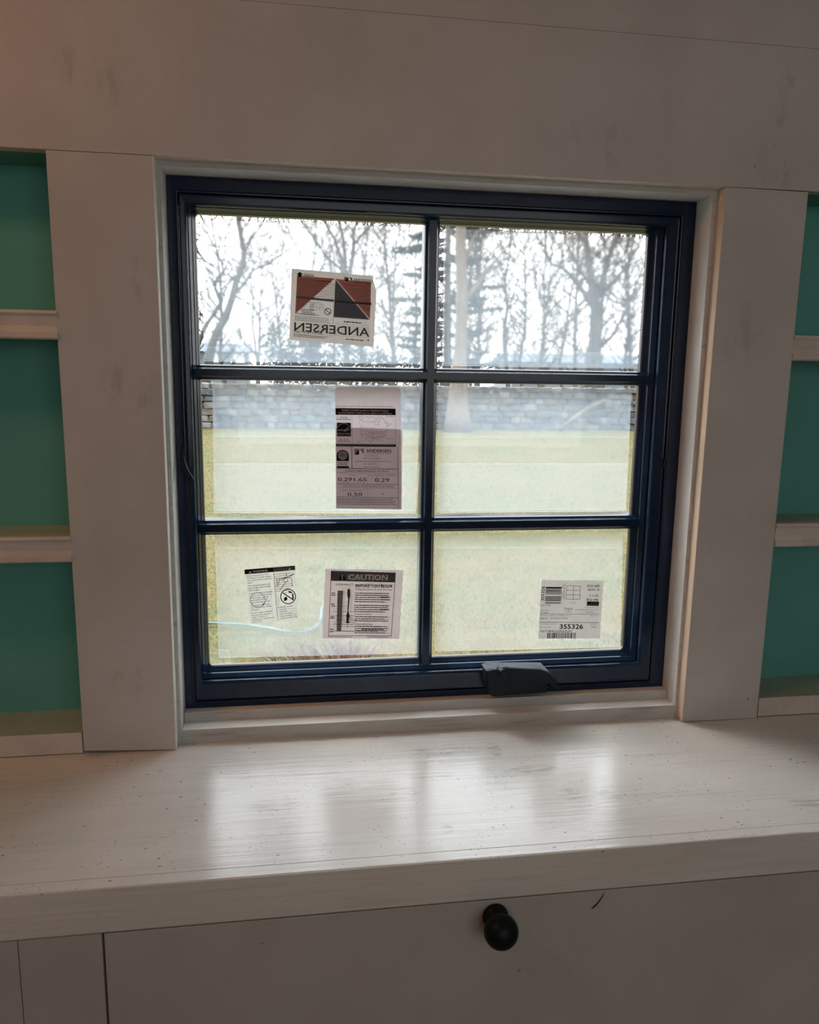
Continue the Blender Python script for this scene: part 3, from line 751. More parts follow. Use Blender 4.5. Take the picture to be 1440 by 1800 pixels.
s.text('Casement Window', 490, 1192, 225, 22, 'grey'); s.text('AND-N-1-02520-00001', 470, 1240, 290, 24, 'grey')
s.text('Vinyl-Clad Wood Frame, Dual-Pane Low-E Coating', 340, 1292, 600, 24, 'grey'); s.text('with Argon and film', 480, 1334, 230, 22, 'grey'); s.text('Product Type: Casement', 470, 1390, 280, 24, 'grey')
s.text('ENERGY PERFORMANCE RATINGS', 160, 1468, 750, 32, 'grey', .006)
s.line(10, 1486, 1068, 1490, 4, 'grey'); s.line(540, 1490, 545, 1902, 3, 'grey')
s.text('U-Factor', 225, 1535, 135, 24, 'grey'); s.text('Solar Heat Gain Coefficient', 560, 1535, 470, 24, 'grey')
s.text('0.29', 32, 1634, 240, 66, 'ink', .004); s.text('1.65', 305, 1632, 220, 62, 'ink', .004); s.text('0.29', 668, 1640, 250, 68, 'ink', .004)
s.text('(U.S./I-P)', 90, 1668, 130, 16, 'grey'); s.text('(Metric/SI)', 340, 1666, 150, 16, 'grey')
s.line(10, 1682, 1068, 1686, 7); s.text('ADDITIONAL PERFORMANCE RATINGS', 110, 1738, 890, 32, 'grey', .006); s.line(10, 1752, 1068, 1754, 4, 'grey')
s.text('Visible Transmittance', 100, 1806, 370, 28, 'grey'); s.text('0.50', 196, 1898, 250, 68, 'ink', .004); s.bar(782, 1846, 34, 12, 'ink')
s.line(12, 1916, 1070, 1922, 8)
for i in range(4): s.block(12, 1945 + i * 30, 1040, 1, 20, 11, 'grey', 15 + i, 1, .08)
s.make(s.o_)

# ---- 3: clear warning sticker, bottom left pane
W = [(-0.2391, -0.1785), (-0.1619, -0.1729), (-0.1557, -0.2603), (-0.2318, -0.2672)]
s = sheet('window_label', 'small tilted see-through warning sticker, left one in the bottom left pane', W, [(125, 255), (1175, 150), (1265, 1290), (245, 1415)], YG - .0022, M['clear'])
s.poly([(128, 258), (718, 200), (722, 296), (138, 358)], 'ink'); s.poly([(718, 200), (1172, 153), (1182, 248), (722, 296)], 'grey')
s.poly([(214, 335), (290, 328), (246, 284)], 'lite', 2); s.poly([(1035, 250), (1098, 244), (1062, 200)], 'lite', 2)
s.text('WARNING', 298, 318, 312, 42, 'lite', .03, lift=2); s.text('WARNING', 742, 272, 276, 34, 'lgrey', .02, mirror=True, lift=2)
for k, (x, y, w, line) in enumerate([(172, 405, 455, 'Peeling off protective film'), (178, 452, 500, '(Wrapper) is a static charge'), (184, 500, 530, 'that could cause a shock or'), (190, 548, 100, 'spark.'),
        (196, 612, 470, 'Static charge and spark move'), (200, 662, 470, 'pass through to the OTHER'), (206, 712, 240, 'SIDE of glass.'),
        (215, 775, 490, 'Isolated Charges and Sparks'), (220, 825, 470, 'protective wrap may be dry and'), (228, 872, 400, 'all flammable rags and'), (232, 918, 390, 'evaporated solvents'), (238, 965, 420, 'Remove all dangerous fuels'),
        (240, 1030, 420, 'Wetting glass with water'), (246, 1075, 440, 'may reduce static charge'), (250, 1122, 180, 'and spark.'),
        (256, 1185, 450, 'For best results, protective'), (262, 1235, 410, 'film should be removed'), (268, 1280, 330, 'within 3 months of'), (270, 1325, 480, 'installation or temperatures'), (278, 1372, 210, 'above 32\u00b0F.')]):
    s.text(line, x, y, w, 26, 'ink', .012)
s.line(722, 215, 818, 1340, 9, 'grey')
s.line(640, 480, 720, 1350, 5, 'lgrey')
s.ring(1036, 815, 166, 20, 'ink', 2); s.line(920, 735, 1150, 890, 24, 'ink', 2)
s.poly([(945, 850), (985, 815), (1020, 840), (1015, 890), (955, 920)], 'ink', 2); s.poly([(1120, 740), (1145, 742), (1158, 870), (1120, 860)], 'ink', 2); s.poly([(1030, 715), (1060, 695), (1120, 715), (1115, 745), (1060, 735)], 'ink', 2)
s.line(960, 720, 1005, 745, 10, 'grey', 2)
s.ring(400, 890, 160, 10, 'grey', 1)
for a, b in (((880, 460), (1040, 390)), ((1040, 390), (1150, 335)), ((990, 320), (1010, 420)), ((1010, 400), (1110, 440)), ((1110, 440), (1120, 600)), ((850, 440), (830, 570)), ((830, 570), (780, 600)), ((850, 440), (990, 400)), ((800, 420), (805, 560)), ((985, 510), (860, 680))):
    s.line(*a, *b, 11, 'grey', 2)
s.line(1060, 380, 1150, 332, 20, 'ink', 2); s.ring(985, 465, 45, 10, 'grey', 2); s.line(270, 1000, 300, 960, 9, 'grey'); s.line(490, 1000, 545, 950, 22, 'grey')
s.block(740, 340, 400, 9, 46, 14, 'lgrey', 21, 1, .5); s.block(790, 780, 90, 6, 42, 12, 'lgrey', 22, 1, .4)
s.text('FLAMMABLE LIQUIDS', 818, 1066, 320, 28, 'ink', .018)
for x, y, w, line in ((825, 1112, 190, '\u2022 Solvents'), (832, 1160, 190, '\u2022 Cleaners'), (838, 1208, 280, '\u2022 Mineral spirits'), (842, 1256, 390, '\u2022 Foam insulation cans'), (848, 1302, 390, '\u2022 Solvent acetate rags')):
    s.text(line, x, y, w, 26, 'ink', .016)
s.block(1030, 1080, 200, 3, 48, 12, 'lgrey', 23, 1, .1)
s.make(s.o_)

# ---- 4: caution sheet, bottom left pane
W = [(-0.1139, -0.1799), (0.0104, -0.1851), (0.0052, -0.3001), (-0.1190, -0.2944)]
s = sheet('window_label', 'pinkish square caution sheet with a dark banner, right one in the bottom left pane', W, [(110, 85), (1338, 108), (1275, 1195), (65, 1185)], YG - .0022, M['pink'])
s.line(205, 120, 155, 1160, 8); s.line(1212, 145, 1150, 1165, 8); s.line(205, 122, 1212, 148, 8); s.line(155, 1138, 1150, 1142, 6)
s.poly([(203, 124), (1210, 148), (1200, 296), (195, 274)], 'grey')
s.poly([(312, 255), (438, 258), (376, 152)], 'ink', 2); s.text('!', 366, 246, 18, 72, 'lite', .02, lift=3)
s.text('CAUTION', 468, 252, 620, 84, 'lite', .022, lift=3); s.text('CAUTION', 452, 258, 640, 92, 'lgrey', .016, mirror=True, lift=2)
s.text('Contractor', 262, 344, 280, 40, 'grey', .008, mirror=True); s.text('BEFORE YOU BEGIN', 584, 372, 575, 46, 'ink', .022); s.text('Installing: Window', 570, 352, 580, 40, 'grey', .004, mirror=True)
s.text('Mulling Information For Lock Trim Stop', 580, 416, 575, 26, 'ink', .014)
for i, (x, y, n, ink) in enumerate([(575, 458, 5, 'grey'), (562, 650, 4, 'grey'), (575, 830, 3, 'grey'), (570, 985, 4, 'grey')]):
    s.block(x, y, 560, n, 33, 14, ink, 31 + i, 1, .15)
    s.block(x + 90, y + 8, 460, n, 33, 8, 'lgrey', 41 + i, 1, .1)
s.block(980, 520, 150, 2, 40, 16, 'ink', 45, 2, .05); s.block(975, 715, 150, 1, 40, 16, 'ink', 46, 2, .05)
s.text('To Reinstall the Lock Stop', 560, 808, 275, 24, 'ink', .012); s.text('To Remove the Lock Stop', 545, 966, 300, 26, 'ink', .014)
s.block(680, 1028, 360, 1, 33, 16, 'ink', 47, 2, .05); s.block(580, 1055, 360, 1, 33, 14, 'ink', 48, 2, .05)
for i, (x, y) in enumerate(((205, 470), (205, 500), (192, 642), (200, 672), (185, 835), (182, 862), (175, 1042), (172, 1076))): s.bar(x, y - 10, 62, 13, 'ink')
s.poly([(305, 425), (388, 425), (352, 1065), (288, 1065)], 'lgrey')
for dx, ink in ((0, 'grey'), (24, 'grey'), (58, 'grey'), (82, 'lgrey')): s.line(305 + dx, 425, 284 + dx * .85, 1065, 5, ink, 2)
for x in (400, 412, 510, 528): s.line(x, 420, x - 22, 900, 3, 'lgrey')
s.poly([(455, 400), (498, 400), (500, 500), (488, 560), (470, 720), (455, 720), (468, 560), (450, 500)], 'grey', 2)
s.poly([(455, 760), (475, 770), (490, 830), (470, 900), (495, 935), (430, 940), (440, 860), (432, 820)], 'grey', 2)
s.line(492, 360, 452, 1020, 5, 'ink', 3); s.line(470, 560, 455, 780, 8, 'grey', 2)
for i, y in enumerate((755, 822, 855, 888, 922, 955, 990, 1065)): s.block(225 + (i * 37) % 60, y - 6, 330, 1, 20, 9, 'grey' if i % 2 else 'lgrey', 51 + i, 2, .05)
s.line(265, 490, 450, 465, 3, 'grey', 2); s.line(270, 668, 455, 672, 3, 'grey', 2); s.line(330, 390, 490, 380, 3, 'grey', 2)
s.block(170, 1152, 370, 1, 20, 9, 'grey', 61, 1, .05); s.block(760, 1150, 380, 2, 12, 8, 'lgrey', 62, 1, .05)
s.make(s.o_)

# ---- 5: shipping label, bottom right pane
W = [(0.2417, -0.2068), (0.3495, -0.2105), (0.3488, -0.3119), (0.2404, -0.3079)]
s = sheet('window_label', 'pale shipping label with barcodes and the large number 355326, bottom right pane', W, [(130, 100), (1335, 110), (1262, 1240), (65, 1243)], YG - .0022, M['pale'])
s.text('355326', 178, 506, 284, 62, 'ink', .018, turn=True)
y = 235
for h, g_ in ((34, 14), (12, 3), (12, 3), (8, 6), (14, 10), (10, 8), (12, 30), (12, 4), (12, 4), (8, 6), (16, 10), (20, 22), (14, 10), (12, 4)):
    s.bar(212 - (y - 235) * .06, y, 308, h, 'ink' if h > 13 or g_ > 9 else 'grey'); y += h + g_
s.block(530, 200, 20, 8, 34, 16, 'lgrey', 71, 1, .4); s.block(562, 180, 28, 9, 34, 18, 'lgrey', 72, 1, .3)
gx = [(618, 212, 602, 470), (750, 214, 738, 470), (882, 216, 868, 472)]
for a in gx: s.line(*a, 7, 'ink')
for i in range(4): s.line(618 - i * 5.3, 214 + i * 85.5, 882 - i * 4.6, 217 + i * 85.5, 7, 'ink')
s.text('30 Days', 668, 548, 125, 22, 'grey')
s.text('SCH 605', 1012, 232, 240, 40, 'ink', .022); s.text('BOX 13', 1034, 304, 215, 38, 'ink', .018); s.text('1:1:25', 1066, 418, 165, 38, 'ink', .016); s.text('SEQ 646', 990, 496, 240, 38, 'ink', .018)
s.poly([(1012, 512), (1248, 514), (1240, 600), (1006, 598)], 'ink'); s.block(1078, 530, 150, 1, 20, 12, 'lgrey', 73, 2, .1); s.block(1030, 568, 200, 1, 20, 16, 'lgrey', 74, 2, .05)
s.text('LHF-2799', 112, 606, 190, 30, 'grey', .004); s.text('Degrill', 566, 676, 152, 44, 'ink'); s.text('Preserve#', 108, 698, 160, 22, 'grey', .008); s.text('N. Edge#', 108, 745, 145, 24, 'ink', .008)
s.text('12 36 R5', 578, 728, 130, 24, 'grey', .006); s.text('McCann HDC-2H 10', 970, 642, 270, 18, 'grey', .006); s.text('10007 08/04/2022-GR-O  902', 770, 685, 445, 20, 'grey'); s.text('336 Casement', 985, 732, 178, 22, 'ink', .01)
s.line(95, 757, 1260, 760, 6, 'ink'); s.text('EZ-CL #   8272-11 24/3/8-03  CL H', 104, 800, 590, 24, 'grey'); s.text('Qty 1 of 2', 1078, 800, 145, 24, 'grey')
s.text('Shape 0 -   27 31/32 x 27 9/16', 104, 855, 528, 28, 'ink', .012); s.line(85, 920, 1245, 926, 8, 'ink')
s.text('ITEM DESCRIPTION/PARTS', 98, 962, 318, 18, 'grey'); s.text('355326', 474, 1050, 458, 92, 'ink', .022); s.text('DRAWER', 1078, 968, 120, 22, 'grey'); s.text('PSC', 1096, 1030, 102, 34, 'grey')
s.text('PKG CUSTOM', 92, 1032, 212, 22, 'grey'); s.text('0317194341222022GLS01', 104, 1115, 610, 40, 'ink', .012)
rr = random.Random(5); x = 240
while x < 800:
    w_ = rr.choice((5, 8, 8, 14, 20)); s.bar(x, 1126, w_, 112, 'ink' if w_ > 6 else 'grey'); x += w_ + rr.choice((5, 7, 10, 14))
s.make(s.o_)

# ================================================================== outdoors
GZ = -1.6
lawn = MB()
NX, NY = 40, 40
for j in range(NY + 1):
    for i in range(NX + 1):
        y = 0.18 + (j / NY) ** 2.2 * 160; x = (i / NX - .5) * (30 + y * 2.4)
        lawn.v.append((x, y, GZ + .03 * noise.noise(Vector((x * .25, y * .25, 0)))))
for j in range(NY):
    for i in range(NX):
        a = j * (NX + 1) + i; lawn.f.append((a, a + 1, a + NX + 2, a + NX + 1)); lawn.mi.append(0)
obj('lawn', lawn, M['lawn'])['kind'] = 'structure'

gr = MB(); rg = random.Random(3)
for k in range(95000):
    y = 2.9 + 24.0 * rg.random() ** 2.1; x = -.158 + (y + 1.09) * (-.16 - .05 + rg.random() * .72)
    h = (.012 + .022 * rg.random()) * (1 + y * .03); a = rg.random() * math.pi; w_ = .0025 + .0012 * y * .3
    dx, dy = math.cos(a) * w_, math.sin(a) * w_
    tx, ty = (rg.random() - .5) * h * 1.3, (rg.random() - .5) * h * 1.3
    z = GZ + .03 * noise.noise(Vector((x * .25, y * .25, 0))) - .006
    gr.add([(x - dx, y - dy, z), (x + dx, y + dy, z), (x + tx, y + ty, z + h)], [(0, 1, 2)])
tag(obj('grass', gr, M['blade']), kind='stuff')

# ---- dry stone wall across the lawn
sw = empty('stone_wall', (5, 28.3, GZ), 'low dry fieldstone wall across the far side of the lawn', 'wall')
WX0, WX1, WY = -4.1, 14.3, 28.0
def stone_mesh(seed, mat):
    r = random.Random(seed); bm = bmesh.new()
    bmesh.ops.create_cube(bm, size=1.0)
    bmesh.ops.bevel(bm, geom=list(bm.edges), offset=.16, segments=1, profile=.5, affect='EDGES')
    for v in bm.verts:
        v.co += Vector((r.uniform(-.07, .07), r.uniform(-.07, .07), r.uniform(-.08, .08)))
    me = bpy.data.meshes.new('stone'); bm.to_mesh(me); bm.free(); me.materials.append(mat); return me
stone_vars = [stone_mesh(100 + i, M[('stone1', 'stone1', 'stone2', 'stone3')[i % 4]]) for i in range(12)]
rs = random.Random(11); n_st = 0
def wall_course(x0, x1, place):
    z = 0.0; row = 0
    while z < 1.5:
        h = rs.uniform(.2, .27) if z < 1.2 else rs.uniform(.2, .3); x = x0 - rs.random() * .3
        while x < x1:
            L_ = rs.uniform(.28, .62); place(x + L_ / 2, z + h / 2, L_, h); x += L_
        z += h; row += 1
def as_part(x, z, L_, h):
    global n_st
    o = bpy.data.objects.new('stone', rs.choice(stone_vars)); link(o, sw); n_st += 1
    o.location = Vector((x, WY + rs.uniform(-.06, .06), GZ + z - .02)) - WLOC[sw.name]
    o.scale = (L_ * 1.02, rs.uniform(.4, .55), h * rs.uniform(.96, 1.1)); o.rotation_euler = (0, rs.uniform(-.1, .1), rs.uniform(-.1, .1))
wall_course(WX0, WX1, as_part)
ends = MB()
def as_joined(x, z, L_, h):
    d = .22; c = [(x - L_ * .48, WY - d, GZ + z - h * .46), (x + L_ * .48, WY + d, GZ + z + h * .46)]
    ends.box(c[0][0], c[1][0], c[0][1] + rs.uniform(-.05, .05), c[1][1], c[0][2], c[1][2])
wall_course(-12, WX0, as_joined); wall_course(WX1, 22, as_joined)
tag(obj('stone_course', ends, M['stone1'], sw, bevel=.03, seg=1), kind='stuff')
obj('wall_core', MB().box(-12, 22, WY + .05, WY + .45, GZ, GZ + 1.38), M['core'], sw)

# ---- trees
def grow(mb, p, d, L_, r, depth, rnd, up=.25, sides=4, spread=.75, least=.010):
    n = 4; pts = [p.copy()]; rad = [r]; q = p.copy(); dd = d.normalized()
    for i in range(n):
        dd = (dd + Vector((rnd.uniform(-.22, .22), rnd.uniform(-.22, .22), rnd.uniform(-.15, .15) + up * .16))).normalized()
        q = q + dd * (L_ / n); pts.append(q.copy()); rad.append(max(least, r * (1 - .75 * (i + 1) / n)))
    mb.tube(pts, rad, sides if depth > 1 else 3, cap=False)
    if depth <= 0: return
    for k in range(2 + (depth > 1) * 2):
        t = .25 + .75 * rnd.random(); i = min(n - 1, int(t * n)); b = pts[i].lerp(pts[i + 1], t * n - i)
        nd = (dd + Vector((rnd.uniform(-1, 1), rnd.uniform(-1, 1), rnd.uniform(-.5, .7))) * spread).normalized()
        grow(mb, b, nd, L_ * rnd.uniform(.45, .7), max(least, rad[i] * .6), depth - 1, rnd, up, sides, spread, least)
def limb(pts, Y, rnd=None, wob=.0):
    out = []; yy = Y
    for i, (x, z, r) in enumerate(pts):
        out.append((x, yy, z))
        if rnd and i: yy += rnd.uniform(-wob, wob)
    return out, [p[2] for p in pts]
def twigs_along(mb, pts, radii, rnd, step, L_, depth, flat=1.0, start=.2, thick=1.0):
    tot = sum((Vector(b) - Vector(a)).length for a, b in zip(pts, pts[1:])); acc = 0; nxt = tot * start
    for i in range(len(pts) - 1):
        a, b = Vector(pts[i]), Vector(pts[i + 1]); l = (b - a).length
        while nxt < acc + l:
            q = a.lerp(b, (nxt - acc) / l); d = (b - a).normalized()
            side = Vector((rnd.uniform(-1, 1), rnd.uniform(-1, 1) * flat, rnd.uniform(-.2, .8)))
            grow(mb, q, (d * .4 + side).normalized(), L_ * rnd.uniform(.6, 1.2), max(.014, min(.04, radii[i] * .45)) * thick, depth, rnd, least=.011 * thick)
            nxt += step * rnd.uniform(.6, 1.4)
        acc += l
def limbed_tree(name, label, trunk, branches, Y, bark, base_z, seed, step=.55, tw=1.1, trunk_sides=12, depth=2):
    rnd = random.Random(seed); tp, tr = limb(trunk, Y)
    if tp[0][2] > base_z + .05:
        tp = [(tp[0][0], Y, base_z)] + tp; tr = [tr[0] * 1.15] + tr
    t = empty(name, (tp[0][0], Y, base_z), label, 'tree')
    m = MB(); m.tube(tp, tr, trunk_sides); obj('trunk', m, bark, t, smooth=True)
    tws = MB(); twigs_along(tws, tp, tr, rnd, step, tw, depth, start=.4)
    for b in branches:
        bp, br = limb(b, Y, rnd, .25); m = MB(); m.tube(bp, br, 8); obj('branch', m, bark, t, smooth=True)
        twigs_along(tws, bp, br, rnd, step * .6, tw * .8, depth, start=.15)
    tag(obj('twigs', tws, M['twig'], t), kind='stuff')
    return t
limbed_tree('bare_tree', 'leaning forked bare tree behind the top left pane, left of the labels',
    [(-3.69, 0.13, .19), (-3.43, 1.43, .17), (-3.24, 1.99, .16), (-2.87, 2.55, .16), (-2.59, 3.33, .13), (-2.44, 3.88, .12), (-2.18, 4.54, .11), (-2.08, 5.08, .11), (-2.18, 5.72, .105), (-2.26, 6.2, .1), (-2.23, 6.54, .1), (-2.14, 7.31, .1), (-2.0, 8.15, .07)],
    [[(-4.3, 0.75, .1), (-3.89, 1.65, .085), (-3.65, 2.21, .08), (-3.28, 2.82, .075), (-3.0, 3.27, .06)],
     [(-3.03, 3.2, .06), (-3.24, 3.68, .05), (-3.12, 4.07, .05), (-2.87, 4.3, .04), (-2.97, 4.72, .035), (-3.15, 5.25, .03), (-3.46, 5.67, .02)],
     [(-2.5, 3.5, .07), (-2.09, 3.93, .06), (-1.72, 4.44, .05), (-1.3, 4.57, .05), (-.96, 4.73, .04), (-.58, 5.02, .03), (-.24, 5.3, .02)],
     [(-2.08, 5.08, .05), (-1.9, 5.41, .04), (-1.65, 5.8, .03), (-1.38, 6.11, .03), (-1.16, 6.51, .02), (-.97, 6.94, .02)],
     [(-2.35, 3.99, .04), (-2.74, 4.24, .03), (-3.07, 4.25, .03), (-3.36, 3.85, .025), (-3.85, 3.57, .02)]], 31, M['bark'], GZ, 21, .7, .9)
limbed_tree('bare_tree', 'thick pale trunk with a flared base, standing in front of the stone wall',
    [(5.68, -1.62, .56), (5.65, -1.11, .44), (5.65, -.4, .35), (5.65, .61, .27), (5.69, 1.6, .23), (5.7, 2.59, .21), (5.68, 3.56, .2), (5.61, 4.51, .19), (5.59, 5.46, .18), (5.61, 6.39, .16), (5.64, 7.32, .13)],
    [[(5.7, 2.78, .1), (6.05, 3.33, .08), (6.35, 3.67, .08), (6.69, 4.17, .06), (7.04, 4.56, .04), (7.44, 5.06, .03)],
     [(5.64, 4.13, .08), (5.91, 4.71, .07), (6.1, 5.2, .05), (6.4, 5.59, .04), (6.79, 6.07, .03)]], 26.2, M['bark2'], GZ, 22, .8, .9)
limbed_tree('bare_tree', 'tall branching bare tree with a pale flared foot, right side of the top right pane',
    [(12.36, -.18, .5), (12.34, 1.01, .38), (12.39, 1.96, .27), (12.36, 2.89, .23), (12.29, 3.7, .2), (12.11, 4.27, .15), (11.94, 5.17, .13), (11.75, 6.29, .1), (11.61, 7.18, .08)],
    [[(12.3, 3.47, .15), (12.56, 4.28, .13), (12.77, 4.98, .12), (12.97, 5.78, .1), (13.17, 6.57, .08), (13.28, 7.47, .05)],
     [(12.32, 3.24, .13), (11.67, 4.1, .1), (11.11, 4.62, .09), (10.73, 4.79, .06), (10.24, 4.93, .03)],
     [(12.58, 1.68, .1), (13.11, 2.16, .08), (13.56, 3.04, .07), (13.94, 3.91, .06), (14.22, 4.52, .05), (14.4, 5.26, .03)],
     [(12.44, 3.82, .1), (13.22, 4.53, .08), (13.56, 5.12, .06), (13.97, 5.7, .05), (14.3, 6.4, .03)],
     [(12.2, 4.0, .08), (11.5, 5.0, .06), (11.0, 5.9, .05), (10.7, 6.8, .03)]], 30.5, M['bark'], GZ, 23, .42, 1.1, depth=2)
limbed_tree('bare_tree', 'fan-shaped bare tree rising straight above the red and slate label',
    [(2.35, -.37, .17), (2.24, 2.02, .17), (2.19, 3.59, .15), (2.14, 4.87, .14), (2.04, 5.76, .1), (1.72, 6.63, .07), (1.31, 7.32, .05), (1.0, 7.8, .03)],
    [[(2.17, 4.62, .11), (2.22, 5.77, .09), (2.14, 6.65, .08), (1.96, 7.39, .06), (1.83, 8.01, .04)],
     [(2.19, 4.36, .11), (2.51, 5.52, .09), (2.62, 6.41, .07), (3.09, 6.99, .06), (3.62, 7.46, .04)],
     [(2.56, 5.91, .07), (2.61, 6.92, .06), (2.82, 7.68, .04), (2.93, 8.18, .03)],
     [(2.1, 5.2, .06), (1.3, 5.9, .05), (.7, 6.8, .03), (.2, 7.4, .02)]], 36, M['bark'], GZ, 24, .5, 1.1)
limbed_tree('bare_tree', 'thin forked sapling between the leaning tree and the dark evergreen shrub',
    [(-1.74, .36, .06), (-1.88, 1.84, .05), (-1.98, 2.81, .045), (-1.93, 3.29, .04), (-1.94, 3.77, .035), (-2.02, 4.49, .03), (-1.86, 5.2, .02)],
    [[(-1.98, 2.81, .04), (-1.51, 3.18, .035), (-1.12, 3.43, .03), (-.82, 3.8, .02)]], 34, M['bark'], GZ, 25, .6, .6, 8, 1)
# thin woodland trees beyond the garden
for i, (x, Y, h, r) in enumerate(((-4.4, 47, 11, .12), (-.9, 50, 10, .1), (.7, 46, 11, .1), (4.4, 48, 12, .12), (5.4, 43, 11, .13), (6.7, 52, 12, .12), (9.3, 40, 10, .09), (10.4, 44, 11, .11), (11.2, 49, 12, .12), (12.9, 45, 11, .13),
                                   (13.9, 42, 11, .1), (14.9, 50, 12, .12), (16.1, 45, 11, .1), (17.8, 47, 12, .13), (19.3, 46, 12, .12), (20.4, 44, 11, .14), (22.0, 48, 12, .12), (8.6, 55, 12, .12), (2.6, 56, 12, .12), (-2.6, 54, 11, .1), (14.0, 58, 13, .13), (18.6, 57, 13, .13))):
    rnd = random.Random(300 + i)
    t = empty('woodland_tree', (x, Y, GZ), 'slender bare grey tree in the woodland beyond the stone wall', 'tree', 'slender bare woodland trees')
    pts = []; q = Vector((x, Y, GZ)); rad = []
    for k in range(8):
        pts.append(q.copy()); rad.append(r * (1.25 - k / 7)); q = q + Vector((rnd.uniform(-.25, .25), rnd.uniform(-.2, .2), h / 7))
    m = MB(); m.tube(pts, rad, 7); obj('trunk', m, M['bark'], t, smooth=True)
    tws = MB(); twigs_along(tws, pts, rad, rnd, .34, 2.6, 2, start=.2, thick=1.6)
    tag(obj('twigs', tws, M['twig'], t), kind='stuff')

# ---- dark spruce with flat boughs behind the pale trunk
sp = empty('spruce_tree', (6.5, 33, GZ), 'dark sparse spruce with flat level boughs behind the pale trunk', 'tree')
m = MB(); m.tube([(6.6, 33, GZ), (6.55, 33, 2), (6.45, 33, 8)], [.2, .17, .1], 8); obj('trunk', m, M['bark'], sp, smooth=True)
rnd = random.Random(77); bgh = MB(); ndl = MB()
for k0 in range(38):
    z = .9 + 6.6 * (k0 + rnd.random()) / 38; a = rnd.choice((0, math.pi)) + rnd.uniform(-.9, .9)
    L_ = rnd.uniform(1.2, 2.6); d = Vector((math.cos(a), math.sin(a), 0)); dz = rnd.uniform(-.35, .25)
    p0 = Vector((6.5, 33, z)); pts = [p0 + d * L_ * t + Vector((0, 0, dz * t - .3 * t * (1 - t))) for t in (0, .33, .66, 1)]
    bgh.tube(pts, [.045, .035, .025, .012], 5, cap=False)
    for k in range(120):
        t = .2 + .8 * rnd.random(); i = min(2, int(t * 3)); q = pts[i].lerp(pts[i + 1], t * 3 - i)
        s1 = Vector((rnd.uniform(-.6, .6), rnd.uniform(-.6, .6), rnd.uniform(-.18, .10))) * .6
        s2 = Vector((rnd.uniform(-.12, .12), rnd.uniform(-.12, .12), rnd.uniform(-.22, .05)))
        ndl.add([q, q + s1, q + s1 * .6 + s2], [(0, 1, 2)])
tag(obj('boughs', bgh, M['bark'], sp), kind='stuff'); tag(obj('needles', ndl, M['ever'], sp), kind='stuff')

def leafy(name, label, cat, blobs, n, leaf, mat, loc, seed, stem=None):
    t = empty(name, loc, label, cat); rnd = random.Random(seed); m = MB()
    for c, r in blobs:
        for k in range(n):
            d = Vector((rnd.gauss(0, 1), rnd.gauss(0, 1), rnd.gauss(0, 1))).normalized() * (rnd.random() ** .4)
            q = Vector(c) + Vector((d.x * r[0], d.y * r[1], d.z * r[2]))
            a = Vector((rnd.uniform(-1, 1), rnd.uniform(-1, 1), rnd.uniform(-1, 1))) * leaf; b = Vector((rnd.uniform(-1, 1), rnd.uniform(-1, 1), rnd.uniform(-1, 1))) * leaf
            m.add([q, q + a, q + a + b * .5, q + b], [(0, 1, 2, 3)])
    tag(obj('foliage', m, mat, t), kind='stuff')
    st = MB()
    for c, r in blobs: st.tube([(c[0], c[1], loc[2]), (c[0], c[1], c[2])], [.06, .03], 6)
    tag(obj('stem', st, M['bark'], t), kind='stuff' if len(blobs) > 1 else None)
    return t
leafy('evergreen_shrub', 'dark blue-green evergreen shrub showing below and left of the red label', 'shrub',
      [((-.75, 31, 1.3), (.75, .7, 1.25)), ((.25, 31.3, .9), (.9, .8, 1.2)), ((.5, 31.5, 2.0), (.55, .5, 1.1)), ((1.3, 31.6, 1.2), (1.0, .8, 1.5))], 900, .11, M['ever'], (.3, 31.2, GZ), 5)
leafy('evergreen_shrub', 'rounded grey-green shrub showing right of the red label', 'shrub', [((2.7, 32, 1.4), (.7, .7, 1.3)), ((3.5, 32.3, .7), (.9, .7, .9))], 700, .10, M['ever'], (3, 32, GZ), 6)
leafy('dry_shrub', 'rusty brown shrub at the lower left corner of the top left pane', 'shrub', [((-4.0, 29.6, .45), (.35, .4, .9))], 420, .07, M['rust'], (-4.0, 29.6, GZ), 7)

# ---- houses beyond
g = empty('garage', (-5.5, 61.5, GZ), 'low slate-blue outbuilding with two white windows, far left behind the leaning tree', 'building')
obj('wall', MB().box(-9.5, -3.7, 60.1, 63, GZ, 2.35), M['siding'], g)
m = MB(); x0, x1 = -9.8, -3.4
m.add([(x0, 59.8, 2.3), (x1, 59.8, 2.3), (x1, 61.5, 3.0), (x0, 61.5, 3.0), (x0, 63.3, 2.3), (x1, 63.3, 2.3)], [(0, 1, 2, 3), (3, 2, 5, 4), (0, 3, 4), (1, 5, 2), (0, 4, 5, 1)])
obj('roof', m, M['roofing'], g)
for a, b in ((-6.35, -5.95), (-4.95, -4.0)):
    w_ = obj('window', MB().box(a, b, 60.02, 60.12, 1.55, 2.2), M['white'], g); obj('sill', MB().box(a - .05, b + .05, 59.98, 60.14, 1.48, 1.55), M['white'], w_)
h_ = empty('house', (22, 63, GZ), 'long low slate-blue house seen behind the foot of the right hand tree', 'building')
obj('wall', MB().box(17.3, 30, 60.2, 66, GZ, 2.0), M['siding'], h_)
m = MB(); x0, x1 = 16.9, 30.3
m.add([(x0, 59.8, 1.95), (x1, 59.8, 1.95), (x1, 63, 2.75), (x0, 63, 2.75), (x0, 66.3, 1.95), (x1, 66.3, 1.95)], [(0, 1, 2, 3), (3, 2, 5, 4), (0, 3, 4), (1, 5, 2), (0, 4, 5, 1)])
obj('roof', m, M['roofing'], h_)
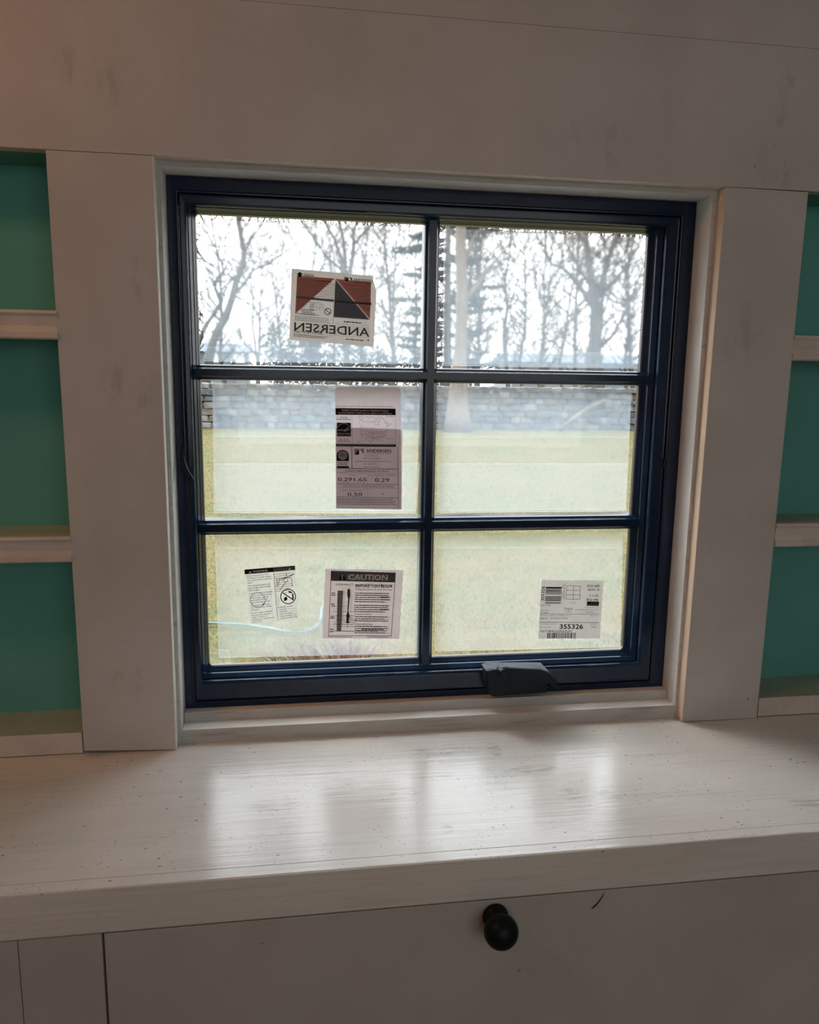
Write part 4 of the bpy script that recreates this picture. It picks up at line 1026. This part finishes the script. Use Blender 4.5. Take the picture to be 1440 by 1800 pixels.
leafy('hedge', 'blue-grey clipped hedge far behind the evergreen shrub', 'hedge', [((x, 50, .6), (1.6, 1.0, 1.7)) for x in (-.5, 1.6, 3.8, 6.0, 8.2, 10.4)], 420, .22, M['ever'], (4.5, 50, GZ), 9)

# ---- wires, fallen branch, hose, dry clump
for lab, pts in (('upper of the two thin power lines crossing the trees', [(-14, 5.6), (-4.57, 5.07), (-3.61, 4.99), (.77, 4.90), (4.79, 4.84), (9.16, 4.88), (13.71, 4.97), (22, 5.5)]),
                 ('lower of the two thin power lines crossing the trees', [(-14, 5.0), (-4.59, 4.57), (-3.63, 4.51), (.77, 4.44), (4.80, 4.37), (9.18, 4.39), (13.75, 4.43), (22, 4.8)]),
                 ('topmost faint cable across the tree tops above both power lines', [(-14, 6.0), (-4.55, 5.74), (-1.82, 5.76), (.78, 5.78), (3.55, 5.80), (5.96, 5.85), (14, 6.1), (22, 6.4)])):
    m = MB(); m.tube([(x, 29.0, z) for x, z in pts], [.013] * len(pts), 6)
    tag(obj('power_line', m, M['wire'], origin=(pts[0][0], 29, pts[0][1])), lab, 'cable', 'overhead power lines')
m = MB(); m.tube([(9.86, 27.2, -1.57), (10.42, 27.35, -1.16), (11.07, 27.5, -.76), (11.77, 27.6, -.43)], [.08, .09, .1, .07], 8); m.tube([(11.0, 27.5, -.78), (11.3, 27.4, -.5)], [.05, .03], 6)
tag(obj('fallen_branch', m, M['bark2'], origin=(9.86, 27.2, GZ), smooth=True), 'pale fallen branch leaning against the stone wall', 'branch')
m = MB(); hp = [(-1.6, 4.2), (-1.2, 4.27), (-.785, 4.24), (-.526, 4.176), (-.36, 4.08), (-.2485, 3.998), (-.16, 3.965), (-.095, 3.97), (-.04, 4.06), (.0, 4.2), (.0134, 4.316), (.02, 4.5), (.08, 4.75), (.3, 5.0)]
m.tube([(x, y, GZ + .03) for x, y in hp], [.008] * len(hp), 8)
tag(obj('garden_hose', m, M['hose'], origin=(-.5, 4.1, GZ), smooth=True), 'thin pale aqua hose curving over the lawn below the warning sticker', 'hose')
cl = empty('grass_clump', (.1, 3.5, GZ), 'dry grass clump with russet base and pale arching stalks below the caution sheet', 'plant')
rnd = random.Random(13); a_, b_ = MB(), MB()
for k in range(190):
    x = .08 + rnd.gauss(0, .17); y = 3.5 + rnd.gauss(0, .06); dx = (x - .08) * .6 + rnd.uniform(-.12, .12); h = rnd.uniform(.04, .13)
    a_.tube([(x, y, GZ), (x + dx * .2, y, GZ + h * .6), (x + dx * .5, y + rnd.uniform(-.03, .03), GZ + h)], [.004, .003, .001], 3, cap=False)
for k in range(46):
    x = .12 + rnd.gauss(0, .09); y = 3.5 + rnd.gauss(0, .05); dx = rnd.gauss(-.05, .22); h = rnd.uniform(.2, .5)
    b_.tube([(x, y, GZ), (x + dx * .35, y, GZ + h * .5), (x + dx, y + rnd.uniform(-.05, .05), GZ + h)], [.0028, .0022, .001], 3, cap=False)
tag(obj('base_stems', a_, M['russet'], cl), kind='stuff'); tag(obj('stalks', b_, M['straw'], cl), kind='stuff')
